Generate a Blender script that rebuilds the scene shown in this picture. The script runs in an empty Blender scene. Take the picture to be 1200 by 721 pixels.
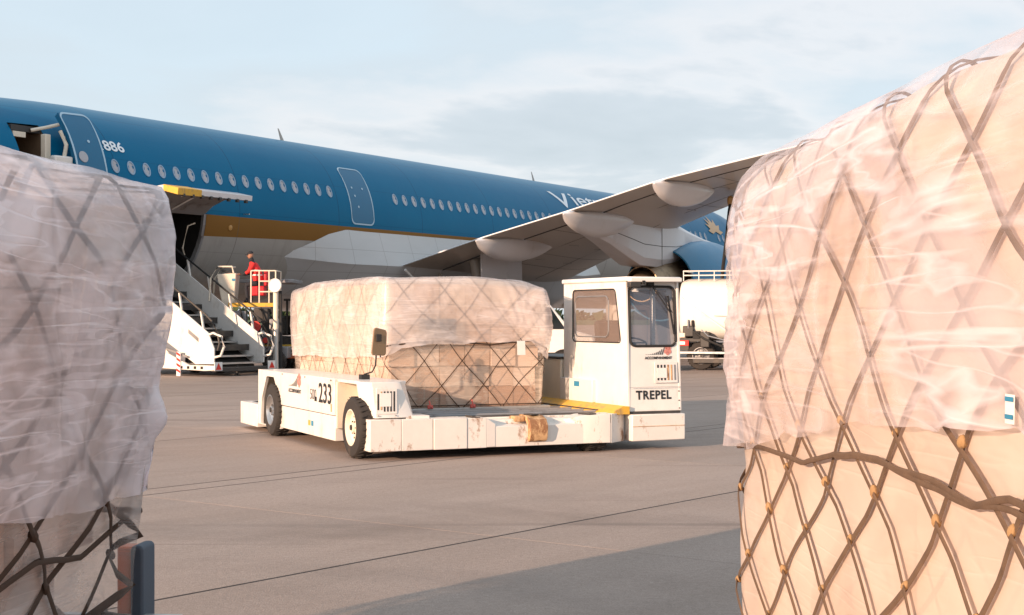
import bpy, bmesh, math, random
import numpy as np
from mathutils import Vector, Matrix
R = math.radians
rng = random.Random(7)
SC = bpy.context.scene
COL = SC.collection

# ------------------------------------------------------------------ camera, sky, sun, exposure
cam_d = bpy.data.cameras.new('camera'); cam = bpy.data.objects.new('camera', cam_d); COL.objects.link(cam)
cam.location = (0, 0, 1.7); cam_d.sensor_width = 36; cam_d.lens = 36 * 1750 / 1200
cam.rotation_euler = (R(90), 0, 0)
cam_d.shift_y = 11.5 / 1200
cam_d.clip_start = 0.05; cam_d.clip_end = 6000
SC.camera = cam

SUN_EL = R(13.0)
SUN_DIR = Vector((-0.68 * math.cos(SUN_EL), -0.733 * math.cos(SUN_EL), math.sin(SUN_EL))).normalized()
sun_d = bpy.data.lights.new('sun', 'SUN'); sun_d.energy = 4.9; sun_d.angle = R(0.6); sun_d.color = (1.0, 0.68, 0.47)
sun = bpy.data.objects.new('sun', sun_d); COL.objects.link(sun)
sun.rotation_euler = SUN_DIR.to_track_quat('Z', 'Y').to_euler(); sun.location = (-20, -20, 20)

W = bpy.data.worlds.new('World'); SC.world = W; W.use_nodes = True
wt = W.node_tree; wt.nodes.clear()
wo = wt.nodes.new('ShaderNodeOutputWorld'); bg = wt.nodes.new('ShaderNodeBackground')
sky = wt.nodes.new('ShaderNodeTexSky'); sky.sky_type = 'NISHITA'; sky.sun_disc = False
sky.sun_elevation = SUN_EL; sky.sun_rotation = math.atan2(SUN_DIR.x, SUN_DIR.y) % (2 * math.pi)
sky.air_density = 1.0; sky.dust_density = 0.6; sky.ozone_density = 2.0
tc = wt.nodes.new('ShaderNodeTexCoord')
sep = wt.nodes.new('ShaderNodeSeparateXYZ'); wt.links.new(tc.outputs['Generated'], sep.inputs[0])
def wmath(op, a, b=None, c=None):
    n = wt.nodes.new('ShaderNodeMath'); n.operation = op
    for i, v in enumerate((a, b, c)):
        if v is None: continue
        if isinstance(v, (int, float)): n.inputs[i].default_value = v
        else: wt.links.new(v, n.inputs[i])
    return n.outputs[0]
zc = wmath('ADD', wmath('MAXIMUM', sep.outputs[2], 0.0), 0.09)
cx_ = wmath('DIVIDE', sep.outputs[0], zc); cy_ = wmath('DIVIDE', sep.outputs[1], zc)
comb = wt.nodes.new('ShaderNodeCombineXYZ'); wt.links.new(cx_, comb.inputs[0]); wt.links.new(cy_, comb.inputs[1])
mp = wt.nodes.new('ShaderNodeMapping'); mp.inputs['Scale'].default_value = (0.55, 0.42, 1); mp.inputs['Rotation'].default_value = (0, 0, R(14))
mp.inputs['Location'].default_value = (1.7, 0.35, 0)
wt.links.new(comb.outputs[0], mp.inputs[0])
nz = wt.nodes.new('ShaderNodeTexNoise'); nz.inputs['Scale'].default_value = 1.0; nz.inputs['Detail'].default_value = 9; nz.inputs['Roughness'].default_value = 0.52
nz.inputs['Distortion'].default_value = 0.35
wt.links.new(mp.outputs[0], nz.inputs['Vector'])
cr = wt.nodes.new('ShaderNodeValToRGB'); e = cr.color_ramp.elements
e[0].position = 0.38; e[0].color = (0.70, 0.81, 0.89, 1); e[1].position = 0.62; e[1].color = (0.58, 0.645, 0.70, 1)
m_ = e.new(0.46); m_.color = (0.67, 0.755, 0.82, 1)
m2 = e.new(0.525); m2.color = (0.80, 0.82, 0.85, 1)
m3 = e.new(0.56); m3.color = (0.64, 0.70, 0.755, 1)
wt.links.new(nz.outputs['Fac'], cr.inputs[0])
mul = wt.nodes.new('ShaderNodeMixRGB'); mul.blend_type = 'MULTIPLY'; mul.inputs[0].default_value = 1
CLOUD_GAIN = 10.6
mul.inputs[2].default_value = (CLOUD_GAIN, CLOUD_GAIN, CLOUD_GAIN, 1)
wt.links.new(cr.outputs[0], mul.inputs[1])
msk = wmath('MULTIPLY', 0.86, wmath('MINIMUM', wmath('ADD', wmath('MULTIPLY', nz.outputs['Fac'], 0.6), 0.7), 1.0))
mix = wt.nodes.new('ShaderNodeMixRGB'); wt.links.new(msk, mix.inputs[0]); wt.links.new(sky.outputs[0], mix.inputs[1]); wt.links.new(mul.outputs[0], mix.inputs[2])
wt.links.new(mix.outputs[0], bg.inputs[0]); bg.inputs[1].default_value = 0.074
wt.links.new(bg.outputs[0], wo.inputs[0])

SC.view_settings.view_transform = 'Standard'; SC.view_settings.look = 'None'
SC.view_settings.exposure = 0.56; SC.view_settings.gamma = 1.0
SC.render.engine = 'CYCLES'
SC.cycles.max_bounces = 8; SC.cycles.transparent_max_bounces = 16; SC.cycles.diffuse_bounces = 3; SC.cycles.glossy_bounces = 3
SC.cycles.caustics_reflective = False; SC.cycles.caustics_refractive = False

# ------------------------------------------------------------------ node material helper
class NM:
    def __init__(s, name):
        s.m = bpy.data.materials.new(name); s.m.use_nodes = True; s.t = s.m.node_tree; s.n = s.t.nodes
        s.b = s.n['Principled BSDF']; s.out = s.n['Material Output']; s._tc = None
    def L(s, a, b): s.t.links.new(a, b)
    def tc(s, k='Object'):
        if not s._tc: s._tc = s.n.new('ShaderNodeTexCoord')
        return s._tc.outputs[k]
    def map(s, v, scale=(1, 1, 1), rot=(0, 0, 0), loc=(0, 0, 0)):
        n = s.n.new('ShaderNodeMapping'); n.inputs['Scale'].default_value = scale; n.inputs['Rotation'].default_value = rot; n.inputs['Location'].default_value = loc
        s.L(v, n.inputs[0]); return n.outputs[0]
    def noise(s, v, scale=5, detail=4, rough=.5, dist=0, out='Fac'):
        n = s.n.new('ShaderNodeTexNoise'); n.inputs['Scale'].default_value = scale; n.inputs['Detail'].default_value = detail
        n.inputs['Roughness'].default_value = rough; n.inputs['Distortion'].default_value = dist
        s.L(v, n.inputs['Vector']); return n.outputs[out]
    def ramp(s, f, stops, interp='LINEAR'):
        n = s.n.new('ShaderNodeValToRGB'); n.color_ramp.interpolation = interp; el = n.color_ramp.elements
        while len(el) < len(stops): el.new(0.5)
        for e_, (p, c) in zip(el, stops):
            e_.position = p; e_.color = (c, c, c, 1) if isinstance(c, (int, float)) else (*c, 1)
        s.L(f, n.inputs[0]); return n.outputs[0]
    def mix(s, f, a, b, bl='MIX'):
        n = s.n.new('ShaderNodeMixRGB'); n.blend_type = bl
        for i, v in enumerate((f, a, b)):
            if isinstance(v, (int, float)): n.inputs[i].default_value = v if i == 0 else (v, v, v, 1)
            elif isinstance(v, tuple): n.inputs[i].default_value = (*v, 1)
            else: s.L(v, n.inputs[i])
        return n.outputs[0]
    def math(s, op, a, b=None):
        n = s.n.new('ShaderNodeMath'); n.operation = op
        for i, v in enumerate((a, b)):
            if v is None: continue
            if isinstance(v, (int, float)): n.inputs[i].default_value = v
            else: s.L(v, n.inputs[i])
        return n.outputs[0]
    def bump(s, h, strength=.2, dist=.01):
        n = s.n.new('ShaderNodeBump'); n.inputs['Strength'].default_value = strength; n.inputs['Distance'].default_value = dist
        s.L(h, n.inputs['Height']); s.L(n.outputs[0], s.b.inputs['Normal']); return n
    def set(s, **k):
        names = dict(color='Base Color', rough='Roughness', metal='Metallic', coat='Coat Weight', spec='Specular IOR Level', alpha='Alpha', trans='Transmission Weight', coatr='Coat Roughness', sss='Subsurface Weight')
        for a, v in k.items():
            i = s.b.inputs[names[a]]
            if isinstance(v, (int, float)): i.default_value = v
            elif isinstance(v, tuple): i.default_value = (*v, 1)
            else: s.L(v, i)
        return s

M = {}
def plain(name, c, rough=.5, metal=0, var=.12, scale=6, coat=0, dirt=None, bump=0.0, dscale=2.5, dthr=(.52, .72)):
    m = NM(name); o = m.tc()
    n = m.noise(o, scale, 6, .6)
    c2 = tuple(x * (1 - var) for x in c)
    col = m.mix(n, c2, tuple(min(1, x * (1 + var * .5)) for x in c))
    if dirt:
        dn = m.noise(m.map(o, (1, 1, .6)), dscale, 8, .68)
        col = m.mix(m.ramp(dn, [(dthr[0], 0.0), (dthr[1], 0.85)]), col, dirt)
    m.set(color=col, rough=m.math('ADD', m.math('MULTIPLY', n, .2), rough - .1), metal=metal, coat=coat)
    if bump: m.bump(m.noise(o, scale * 8, 4), bump, .004)
    M[name] = m.m; return m
plain('white_paint', (.82, .79, .75), .38, coat=.2, dirt=(.40, .31, .22), dscale=2.6, dthr=(.55, .85))
plain('worn_white_steel', (.80, .76, .71), .45, dirt=(.30, .15, .07), dscale=6, dthr=(.565, .66), bump=.15)
plain('grey_steel', (.30, .30, .31), .45, metal=.4, dirt=(.12, .10, .09))
plain('bright_steel', (.62, .62, .62), .3, metal=.9)
plain('dark_steel', (.045, .042, .04), .5, dirt=(.10, .08, .06))
plain('black_rubber', (.02, .02, .021), .75, bump=.2, dirt=(.07, .06, .05))
plain('tyre_rubber', (.03, .026, .024), .8, dirt=(.09, .07, .055), bump=.3, dscale=5)
plain('yellow_paint', (.72, .42, .05), .5, dirt=(.25, .18, .12), dscale=8)
plain('orange_paint', (.70, .17, .06), .5, dirt=(.3, .12, .07))
plain('slate_rubber', (.07, .095, .13), .7, bump=.2)
plain('rusty_paint', (.66, .42, .22), .6, dirt=(.22, .09, .035), dscale=9, dthr=(.44, .56), bump=.3)
plain('tank_white', (.84, .80, .74), .35, coat=.2, dirt=(.55, .45, .35), dthr=(.6, .9))
plain('cream_paint', (.82, .73, .60), .4, coat=.2, dirt=(.45, .33, .2), dthr=(.6, .85))
plain('red_plastic', (.62, .02, .03), .45)
plain('red_vest', (.75, .03, .03), .8, bump=.3)
plain('dark_cloth', (.02, .022, .03), .85, bump=.3)
plain('skin', (.38, .20, .13), .55)
plain('aluminium', (.55, .55, .54), .4, metal=.7, dirt=(.25, .22, .2))
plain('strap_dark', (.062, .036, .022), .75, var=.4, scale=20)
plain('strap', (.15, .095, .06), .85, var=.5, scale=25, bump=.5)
plain('knot_rope', (.40, .25, .12), .8, var=.4, scale=30, bump=.4)
plain('wing_paint', (.50, .44, .385), .38, coat=.12, scale=.5, var=.1)
plain('fairing_paint', (.70, .69, .71), .32, coat=.15, var=.06, dirt=(.45, .4, .36), dscale=.7, dthr=(.58, .9))
plain('engine_blue', (.002, .18, .36), .35, coat=.08, scale=2)
plain('blue_panel', (.001, .135, .28), .35, scale=1)
plain('exhaust_metal', (.42, .30, .19), .4, metal=.8, dirt=(.1, .07, .05))
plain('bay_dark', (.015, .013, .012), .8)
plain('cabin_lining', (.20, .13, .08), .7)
plain('title_white', (.85, .90, .95), .4, var=.03)
plain('light_blue_trim', (.42, .60, .74), .4, var=.05)
plain('window_trim', (.30, .42, .56), .4, var=.05)
plain('gold_paint', (.55, .30, .09), .35, coat=.3)
plain('black_print', (.02, .02, .022), .5)
plain('red_print', (.62, .12, .10), .5)
plain('pale_red_print', (.66, .26, .22), .5)
plain('blue_print', (.04, .25, .42), .5)
plain('window_shade', (.42, .42, .46), .3, coat=.5, var=.2)
plain('paper', (.85, .83, .80), .7)
plain('seat_cloth', (.06, .06, .07), .8)
plain('stair_grey', (.26, .25, .25), .6, dirt=(.1, .08, .06))
plain('belt_red', (.5, .04, .03), .6)
plain('grass_far', (.07, .12, .03), .9, var=.4, scale=.05)
plain('leaf_far', (.05, .075, .03), .9, var=.5, scale=.3)
plain('lamp_red', (.7, .03, .02), .3, coat=.5)
plain('reflector_white', (.85, .85, .85), .4)

g = NM('cab_glass'); g.b.inputs['Base Color'].default_value = (.75, .72, .68, 1); g.set(rough=.02, alpha=.28, spec=.9, coat=1.0); M['cab_glass'] = g.m
g = NM('windscreen_glass'); g.set(color=(.10, .13, .19), rough=.02, alpha=.55, spec=.9, coat=1.0); M['windscreen_glass'] = g.m
g = NM('warm_reflection_glass'); g.set(color=(.40, .30, .25), rough=.03, alpha=.42, spec=.9, coat=1.0); M['warm_reflection_glass'] = g.m  # peach reflection of the warm ground put into the pane colour
g = NM('dark_glass'); g.set(color=(.01, .015, .02), rough=.03, coat=1.0); M['dark_glass'] = g.m

# concrete
def concrete():
    m = NM('apron_concrete'); geo = m.n.new('ShaderNodeNewGeometry'); o = geo.outputs['Position']
    oi = m.n.new('ShaderNodeObjectInfo')
    rot = m.map(o, (1, 1, 1), (0, 0, R(-52)))
    base = m.mix(m.noise(o, .35, 6, .6), (.385, .305, .262), (.50, .405, .355))
    base = m.mix(m.ramp(m.noise(m.map(rot, (.25, 2.4, 1)), .5, 7, .65), [(.40, 0.), (.72, .55)]), base, (.30, .24, .20))
    fine = m.noise(o, 85, 3, .7)
    base = m.mix(m.ramp(fine, [(.34, .62), (.60, 0.)]), base, (.17, .135, .115))
    mid = m.noise(o, 22, 4, .75)
    base = m.mix(m.ramp(mid, [(.36, .35), (.52, 0.)]), base, (.20, .16, .14)); base = m.mix(m.ramp(mid, [(.58, 0.), (.72, .35)]), base, (.56, .48, .43))
    stain = m.noise(m.map(o, (.5, 1.1, 1), (0, 0, R(25))), .28, 9, .66, .5)
    base = m.mix(m.ramp(stain, [(.54, 0.), (.70, .55)]), base, (.17, .135, .115))
    spots = m.noise(o, 5.5, 5, .75)
    base = m.mix(m.ramp(spots, [(.66, 0.), (.74, .5)]), base, (.13, .10, .08))
    skid = m.noise(m.map(o, (.06, 2.2, 1), (0, 0, R(-14))), 1.0, 4, .6, .3)
    base = m.mix(m.ramp(skid, [(.60, 0.), (.68, .5)]), base, (.16, .125, .11))
    tone = m.math('ADD', m.math('MULTIPLY', oi.outputs['Random'], .14), .93)
    base = m.mix(1.0, base, m.mix(1.0, (1., 1., 1.), tone, 'MULTIPLY'), 'MULTIPLY')
    m.set(color=base, rough=m.ramp(m.noise(o, .6, 5), [(.3, .62), (.7, .82)]), spec=.35)
    groove = m.noise(m.map(rot, (1.2, 55, 1)), 1.0, 3, .6)
    h = m.math('ADD', m.math('MULTIPLY', fine, 1.0), m.math('MULTIPLY', groove, .7))
    m.bump(h, .8, .009); M['apron_concrete'] = m.m
concrete()
plain('joint_filler', (.022, .02, .02), .9)

# airliner paint: blue above, gold band, pale belly (a painted livery, fixed to the hull)
def livery():
    m = NM('airliner_livery'); o = m.tc()
    sp = m.n.new('ShaderNodeSeparateXYZ'); m.L(o, sp.inputs[0])
    z = sp.outputs[2]; s = sp.outputs[0]
    goldlow = m.math('ADD', m.math('MULTIPLY', s, .016), 4.24)
    is_blue = m.math('GREATER_THAN', z, 4.99)
    is_gold = m.math('GREATER_THAN', z, goldlow)
    bl = m.mix(m.noise(o, .6, 5), (.0005, .13, .275), (.001, .155, .31))
    gd = m.mix(m.noise(o, .5, 5), (.27, .135, .035), (.23, .115, .03))
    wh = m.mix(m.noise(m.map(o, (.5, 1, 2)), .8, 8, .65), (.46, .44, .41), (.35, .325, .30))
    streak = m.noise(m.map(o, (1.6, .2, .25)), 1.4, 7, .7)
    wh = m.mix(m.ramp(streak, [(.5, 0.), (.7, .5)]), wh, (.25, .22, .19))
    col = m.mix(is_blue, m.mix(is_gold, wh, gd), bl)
    # frame/skin joints every few metres
    fr = m.math('FRACT', m.math('DIVIDE', s, 5.4)); ln = m.math('LESS_THAN', fr, .006)
    fz = m.math('FRACT', m.math('DIVIDE', m.math('ADD', z, .13), 1.31)); ln = m.math('MAXIMUM', ln, m.math('MULTIPLY', m.math('LESS_THAN', fz, .014), .5))
    col = m.mix(m.math('MULTIPLY', ln, .6), col, m.mix(is_blue, (.14, .12, .1), (.002, .04, .1)))
    m.set(color=col, rough=.3, coat=.03, coatr=.15, spec=.09)
    m.bump(m.noise(m.map(o, (.7, 1, 1)), 1.1, 3), .06, .15)
    M['airliner_livery'] = m.m
    m = NM('belly_fairing_paint'); o = m.tc()
    wh = m.mix(m.noise(m.map(o, (.5, 1, 2)), .7, 8, .6), (.60, .61, .62), (.46, .46, .46))
    sp = m.n.new('ShaderNodeSeparateXYZ'); m.L(o, sp.inputs[0])
    fr = m.math('FRACT', m.math('DIVIDE', sp.outputs[0], 1.9)); ln = m.math('LESS_THAN', fr, .014)
    fz = m.math('FRACT', m.math('DIVIDE', sp.outputs[2], .83)); l2 = m.math('LESS_THAN', fz, .02)
    wh = m.mix(m.math('MULTIPLY', m.math('MAXIMUM', ln, l2), .5), wh, (.2, .18, .17))
    m.set(color=wh, rough=.3, coat=.3); M['belly_fairing_paint'] = m.m
livery()

# films, wraps, cartons
def film(name, tint, a_lo, a_hi, rough=.24, ang=25, stretch=(1.2, 6), seed=0.0, bstr=.5, streak=.5):
    m = NM(name); uv = m.tc('UV')
    n1 = m.noise(m.map(uv, (stretch[0], stretch[1], 1), (0, 0, R(-ang)), (seed, seed * .7, 0)), 1.0, 3, .5, .4)
    n2 = m.noise(m.map(uv, (.9, 1.1, 1), (0, 0, 0), (seed, 3, 0)), 1.2, 3, .45, .9)
    n3 = m.noise(m.map(uv, (.55, 7, 1), (0, 0, R(-ang * .6)), (seed, 1, 0)), 1.0, 3, .45, .35)
    n4 = m.noise(m.map(uv, (.9, 9, 1), (0, 0, R(-ang * .6 - 62)), (seed, 5, 0)), 1.0, 2, .5, .3)
    al = m.ramp(n2, [(.40, a_lo), (.47, (a_lo + a_hi) / 2), (.50, a_lo * 1.2), (.58, a_hi * .9), (.61, a_hi)])
    c1 = m.ramp(n3, [(.47, 0.), (.50, 1.), (.53, 0.)]); c2 = m.ramp(n4, [(.485, 0.), (.505, .7), (.525, 0.)]); c3 = m.ramp(n1, [(.56, 0.), (.60, .8), (.66, 0.)])
    gate = m.ramp(n2, [(.42, .25), (.58, 1.)])
    cre = m.math('MAXIMUM', m.math('MAXIMUM', c1, c3), m.math('MULTIPLY', c2, .8))
    al2 = m.math('MINIMUM', m.math('ADD', al, m.math('MULTIPLY', m.math('MULTIPLY', cre, gate), streak)), .95)
    m.set(color=tint, rough=rough, spec=.6)
    tr = m.n.new('ShaderNodeBsdfTransparent'); tl = m.n.new('ShaderNodeBsdfTranslucent'); tl.inputs[0].default_value = (*tint, 1)
    x1 = m.n.new('ShaderNodeMixShader'); x1.inputs[0].default_value = .30; m.L(m.b.outputs[0], x1.inputs[1]); m.L(tl.outputs[0], x1.inputs[2])
    x2 = m.n.new('ShaderNodeMixShader'); m.L(al2, x2.inputs[0]); m.L(tr.outputs[0], x2.inputs[1]); m.L(x1.outputs[0], x2.inputs[2]); m.L(x2.outputs[0], m.out.inputs[0])
    h = m.math('ADD', m.math('MULTIPLY', n1, .8), m.math('ADD', m.math('MULTIPLY', c1, .12), m.math('MULTIPLY', c2, .10)))
    m.bump(h, bstr, .011); M[name] = m.m
film('cover_film_sunny', (.92, .85, .90), .10, .58, ang=22, seed=2.3, streak=.45)
film('cover_film_shady', (.98, .94, 1.0), .36, .84, ang=-38, seed=5.1, streak=.75, bstr=.8)
film('cover_film_truck', (.94, .87, .86), .30, .62, ang=60, seed=9.4, rough=.3, streak=.25)
film('inner_wrap_cream', (.90, .79, .70), .60, .90, rough=.4, ang=80, stretch=(1.2, 5), seed=1.1, bstr=.5, streak=.1)
film('inner_wrap_clear', (.80, .76, .74), .14, .48, rough=.15, ang=3, stretch=(.6, 18), seed=4.4, streak=.35)
film('inner_wrap_truck', (.86, .76, .66), .15, .55, rough=.2, ang=50, stretch=(1.2, 5), seed=7.7, streak=.3)

def carton_mat(name, c1, c2):
    m = NM(name); oi = m.n.new('ShaderNodeObjectInfo'); o = m.tc()
    col = m.mix(oi.outputs['Random'], c1, c2)
    col = m.mix(m.ramp(m.noise(m.map(o, (1, 1, 14)), 3, 3), [(.4, 0.), (.7, .3)]), col, tuple(x * .6 for x in c1))
    m.set(color=col, rough=.8); M[name] = m.m
carton_mat('carton_card', (.74, .56, .47), (.86, .75, .70))
carton_mat('carton_peach', (.62, .44, .33), (.80, .62, .50))
carton_mat('carton_mixed', (.52, .33, .22), (.85, .72, .62))
carton_mat('carton_brown', (.42, .26, .18), (.55, .36, .26))

# ------------------------------------------------------------------ mesh helpers
class MB:
    def __init__(s): s.v = []; s.f = []; s.mi = []; s.cur = 0
    def add(s, vs, fs):
        o = len(s.v); s.v += [tuple(v) for v in vs]; s.f += [tuple(i + o for i in f) for f in fs]; s.mi += [s.cur] * len(fs); return s
    def box(s, c, d, rz=0, ry=0, rx=0):
        m = Matrix.Rotation(rz, 3, 'Z') @ Matrix.Rotation(ry, 3, 'Y') @ Matrix.Rotation(rx, 3, 'X')
        vs = [Vector(c) + m @ Vector((sx * d[0] / 2, sy * d[1] / 2, sz * d[2] / 2)) for sz in (-1, 1) for sy in (-1, 1) for sx in (-1, 1)]
        return s.add(vs, [(0, 2, 3, 1), (4, 5, 7, 6), (0, 1, 5, 4), (2, 6, 7, 3), (0, 4, 6, 2), (1, 3, 7, 5)])
    def bb(s, x0, x1, y0, y1, z0, z1): return s.box(((x0 + x1) / 2, (y0 + y1) / 2, (z0 + z1) / 2), (abs(x1 - x0), abs(y1 - y0), abs(z1 - z0)))
    def bar(s, a, b, w, h=None):
        a = Vector(a); b = Vector(b); d = b - a; L = d.length; d.normalize(); h = h or w
        up = Vector((0, 0, 1)) if abs(d.z) < .95 else Vector((1, 0, 0))
        x = d.cross(up).normalized(); y = x.cross(d)
        vs = [p + x * sx * w / 2 + y * sy * h / 2 for p in (a, b) for sy in (-1, 1) for sx in (-1, 1)]
        return s.add(vs, [(0, 1, 3, 2), (4, 6, 7, 5), (0, 4, 5, 1), (2, 3, 7, 6), (0, 2, 6, 4), (1, 5, 7, 3)])
    def tube(s, pts, r, n=8, cap=True, flat=1.0, nrm=None):
        pts = [Vector(p) for p in pts]; vs = []; N = len(pts)
        for i, p in enumerate(pts):
            d = (pts[min(i + 1, N - 1)] - pts[max(i - 1, 0)]).normalized()
            if nrm is not None: up = Vector(nrm[i])
            else: up = Vector((0, 0, 1)) if abs(d.z) < .9 else Vector((1, 0, 0))
            x = d.cross(up).normalized(); y = x.cross(d)
            rr = r[i] if isinstance(r, (list, tuple)) else r
            for k in range(n):
                a = 2 * math.pi * k / n; vs.append(p + x * rr * math.cos(a) + y * rr * flat * math.sin(a))
        fs = [(i * n + k, i * n + (k + 1) % n, (i + 1) * n + (k + 1) % n, (i + 1) * n + k) for i in range(N - 1) for k in range(n)]
        if cap: fs += [tuple(range(n - 1, -1, -1)), tuple((N - 1) * n + k for k in range(n))]
        return s.add(vs, fs)
    def lathe(s, prof, c, axis, n=32):
        """prof: list of (along, radius)"""
        c = Vector(c); ax = Vector(axis).normalized(); up = Vector((0, 0, 1)) if abs(ax.z) < .9 else Vector((1, 0, 0))
        x = ax.cross(up).normalized(); y = x.cross(ax); vs = []
        for (t, r) in prof:
            for k in range(n):
                a = 2 * math.pi * k / n; vs.append(c + ax * t + x * r * math.cos(a) + y * r * math.sin(a))
        fs = [(i * n + k, i * n + (k + 1) % n, (i + 1) * n + (k + 1) % n, (i + 1) * n + k) for i in range(len(prof) - 1) for k in range(n)]
        return s.add(vs, fs)
    def prism(s, poly, axis, a0, a1):
        """poly in the two other axes (order x,y,z minus axis), extruded along axis"""
        def P(u, v, a):
            return {'x': (a, u, v), 'y': (u, a, v), 'z': (u, v, a)}[axis]
        n = len(poly); vs = [P(u, v, a0) for u, v in poly] + [P(u, v, a1) for u, v in poly]
        fs = [tuple(range(n - 1, -1, -1)), tuple(range(n, 2 * n))] + [(i, (i + 1) % n, n + (i + 1) % n, n + i) for i in range(n)]
        return s.add(vs, fs)
    def loft(s, rings, cap=True, closed=True):
        n = len(rings[0]); vs = [p for r_ in rings for p in r_]; fs = []
        for i in range(len(rings) - 1):
            for k in range(n if closed else n - 1):
                fs.append((i * n + k, i * n + (k + 1) % n, (i + 1) * n + (k + 1) % n, (i + 1) * n + k))
        if cap and closed: fs += [tuple(range(n - 1, -1, -1)), tuple((len(rings) - 1) * n + k for k in range(n))]
        return s.add(vs, fs)
    def framepanel(s, outer, inner, o, ux, uy, th):
        """plate with a hole: outer/inner loops (2D), placed at o with axes ux, uy, thickness along ux x uy"""
        o = Vector(o); ux = Vector(ux).normalized(); uy = Vector(uy).normalized(); nn = ux.cross(uy)
        N = 64
        def resamp(poly):
            cx = sum(p[0] for p in inner) / len(inner); cy = sum(p[1] for p in inner) / len(inner); out = []
            angs = sorted(set([2 * math.pi * i / N for i in range(N)] + [math.atan2(p[1] - cy, p[0] - cx) % (2 * math.pi) for p in outer]))
            for a in angs:
                dx, dy = math.cos(a), math.sin(a); best = None
                for i in range(len(poly)):
                    x1, y1 = poly[i][0] - cx, poly[i][1] - cy; x2, y2 = poly[(i + 1) % len(poly)][0] - cx, poly[(i + 1) % len(poly)][1] - cy
                    ex, ey = x2 - x1, y2 - y1; det = dx * (-ey) + dy * ex
                    if abs(det) < 1e-12: continue
                    t = (x1 * (-ey) + y1 * ex) / det; u = (dx * y1 - dy * x1) / det
                    if t > 0 and -1e-6 <= u <= 1 + 1e-6: best = t if best is None else max(best, t)
                out.append((cx + dx * best, cy + dy * best))
            return out
        A = resamp(outer); B = resamp(inner); n = len(A); vs = []
        for k in (0, 1):
            for L_ in (A, B): vs += [o + ux * p[0] + uy * p[1] + nn * th * k for p in L_]
        fs = []
        for i in range(n):
            j = (i + 1) % n
            fs += [(i, n + i, n + j, j), (2 * n + i, 2 * n + j, 3 * n + j, 3 * n + i), (i, j, 2 * n + j, 2 * n + i), (n + i, 3 * n + i, 3 * n + j, n + j)]
        return s.add(vs, fs)
    def mesh(s, name, mats, smooth=True, ang=38):
        me = bpy.data.meshes.new(name); me.from_pydata(s.v, [], s.f)
        if not isinstance(mats, (list, tuple)): mats = [mats]
        for m in mats: me.materials.append(M[m])
        if len(mats) > 1: me.polygons.foreach_set('material_index', s.mi)
        bm = bmesh.new(); bm.from_mesh(me); bmesh.ops.recalc_face_normals(bm, faces=bm.faces); bm.to_mesh(me); bm.free()
        if smooth:
            me.polygons.foreach_set('use_smooth', [True] * len(me.polygons)); me.set_sharp_from_angle(angle=R(ang))
        me.update(); return me
    def build(s, name, mats, parent=None, bevel=0, smooth=True, ang=38, seg=2):
        o = bpy.data.objects.new(name, s.mesh(name, mats, smooth, ang)); COL.objects.link(o); o.parent = parent
        if bevel:
            b = o.modifiers.new('bevel', 'BEVEL'); b.width = bevel; b.segments = seg; b.limit_method = 'ANGLE'; b.angle_limit = R(40)
        return o
def rrect(x0, x1, y0, y1, r, n=5):
    out = []
    for cx, cy, a0 in ((x1 - r, y1 - r, 0), (x0 + r, y1 - r, 90), (x0 + r, y0 + r, 180), (x1 - r, y0 + r, 270)):
        for k in range(n + 1):
            a = R(a0 + 90 * k / n); out.append((cx + r * math.cos(a), cy + r * math.sin(a)))
    return out
def rquad(pts, r, n=5):
    """rounded polygon"""
    out = []; N = len(pts)
    for i in range(N):
        p = Vector(pts[i]); a = (Vector(pts[i - 1]) - p).normalized(); b = (Vector(pts[(i + 1) % N]) - p).normalized()
        q0 = p + a * r; q1 = p + b * r
        for k in range(n + 1):
            t = k / n; q = q0 * (1 - t) ** 2 + p * 2 * t * (1 - t) + q1 * t * t; out.append((q.x, q.y))
    return out
def thing(name, label, cat, loc=(0, 0, 0), rz=0, group=None):
    o = bpy.data.objects.new(name, None); COL.objects.link(o); o.location = loc; o.rotation_euler = (0, 0, rz); o.empty_display_size = .2
    tag(o, label, cat, group); return o
def tag(o, label, cat, group=None, kind=None):
    if label: o['label'] = label
    if cat: o['category'] = cat
    if group: o['group'] = group
    if kind: o['kind'] = kind
    return o
def copy_obj(o, parent, loc=None, rot=None, scale=None):
    c = o.copy(); COL.objects.link(c); c.parent = parent
    if loc is not None: c.location = loc
    if rot is not None: c.rotation_euler = rot
    if scale is not None: c.scale = scale
    return c
def copy_tree(o, parent=None):
    c = o.copy(); COL.objects.link(c); c.parent = parent
    for ch in [x for x in bpy.data.objects if x.parent == o]: copy_tree(ch, c)
    return c
def link(name, me, parent, loc=(0, 0, 0), rot=(0, 0, 0), scale=(1, 1, 1)):
    o = bpy.data.objects.new(name, me); COL.objects.link(o); o.parent = parent; o.location = loc; o.rotation_euler = rot; o.scale = scale; return o
def text_mesh(txt, size, bold=0.0, sx=1.0, spacing=1.0, shear=0.0, extr=0.0):
    c = bpy.data.curves.new('lettering', 'FONT'); c.body = txt; c.size = size; c.offset = bold; c.space_character = spacing; c.shear = shear; c.extrude = extr
    c.resolution_u = 4
    o = bpy.data.objects.new('lettering', c); COL.objects.link(o)
    dg = bpy.context.evaluated_depsgraph_get(); me = bpy.data.meshes.new_from_object(o.evaluated_get(dg)); bpy.data.objects.remove(o); bpy.data.curves.remove(c)
    for v in me.vertices: v.co.x *= sx
    me.materials.clear(); return me
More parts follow.
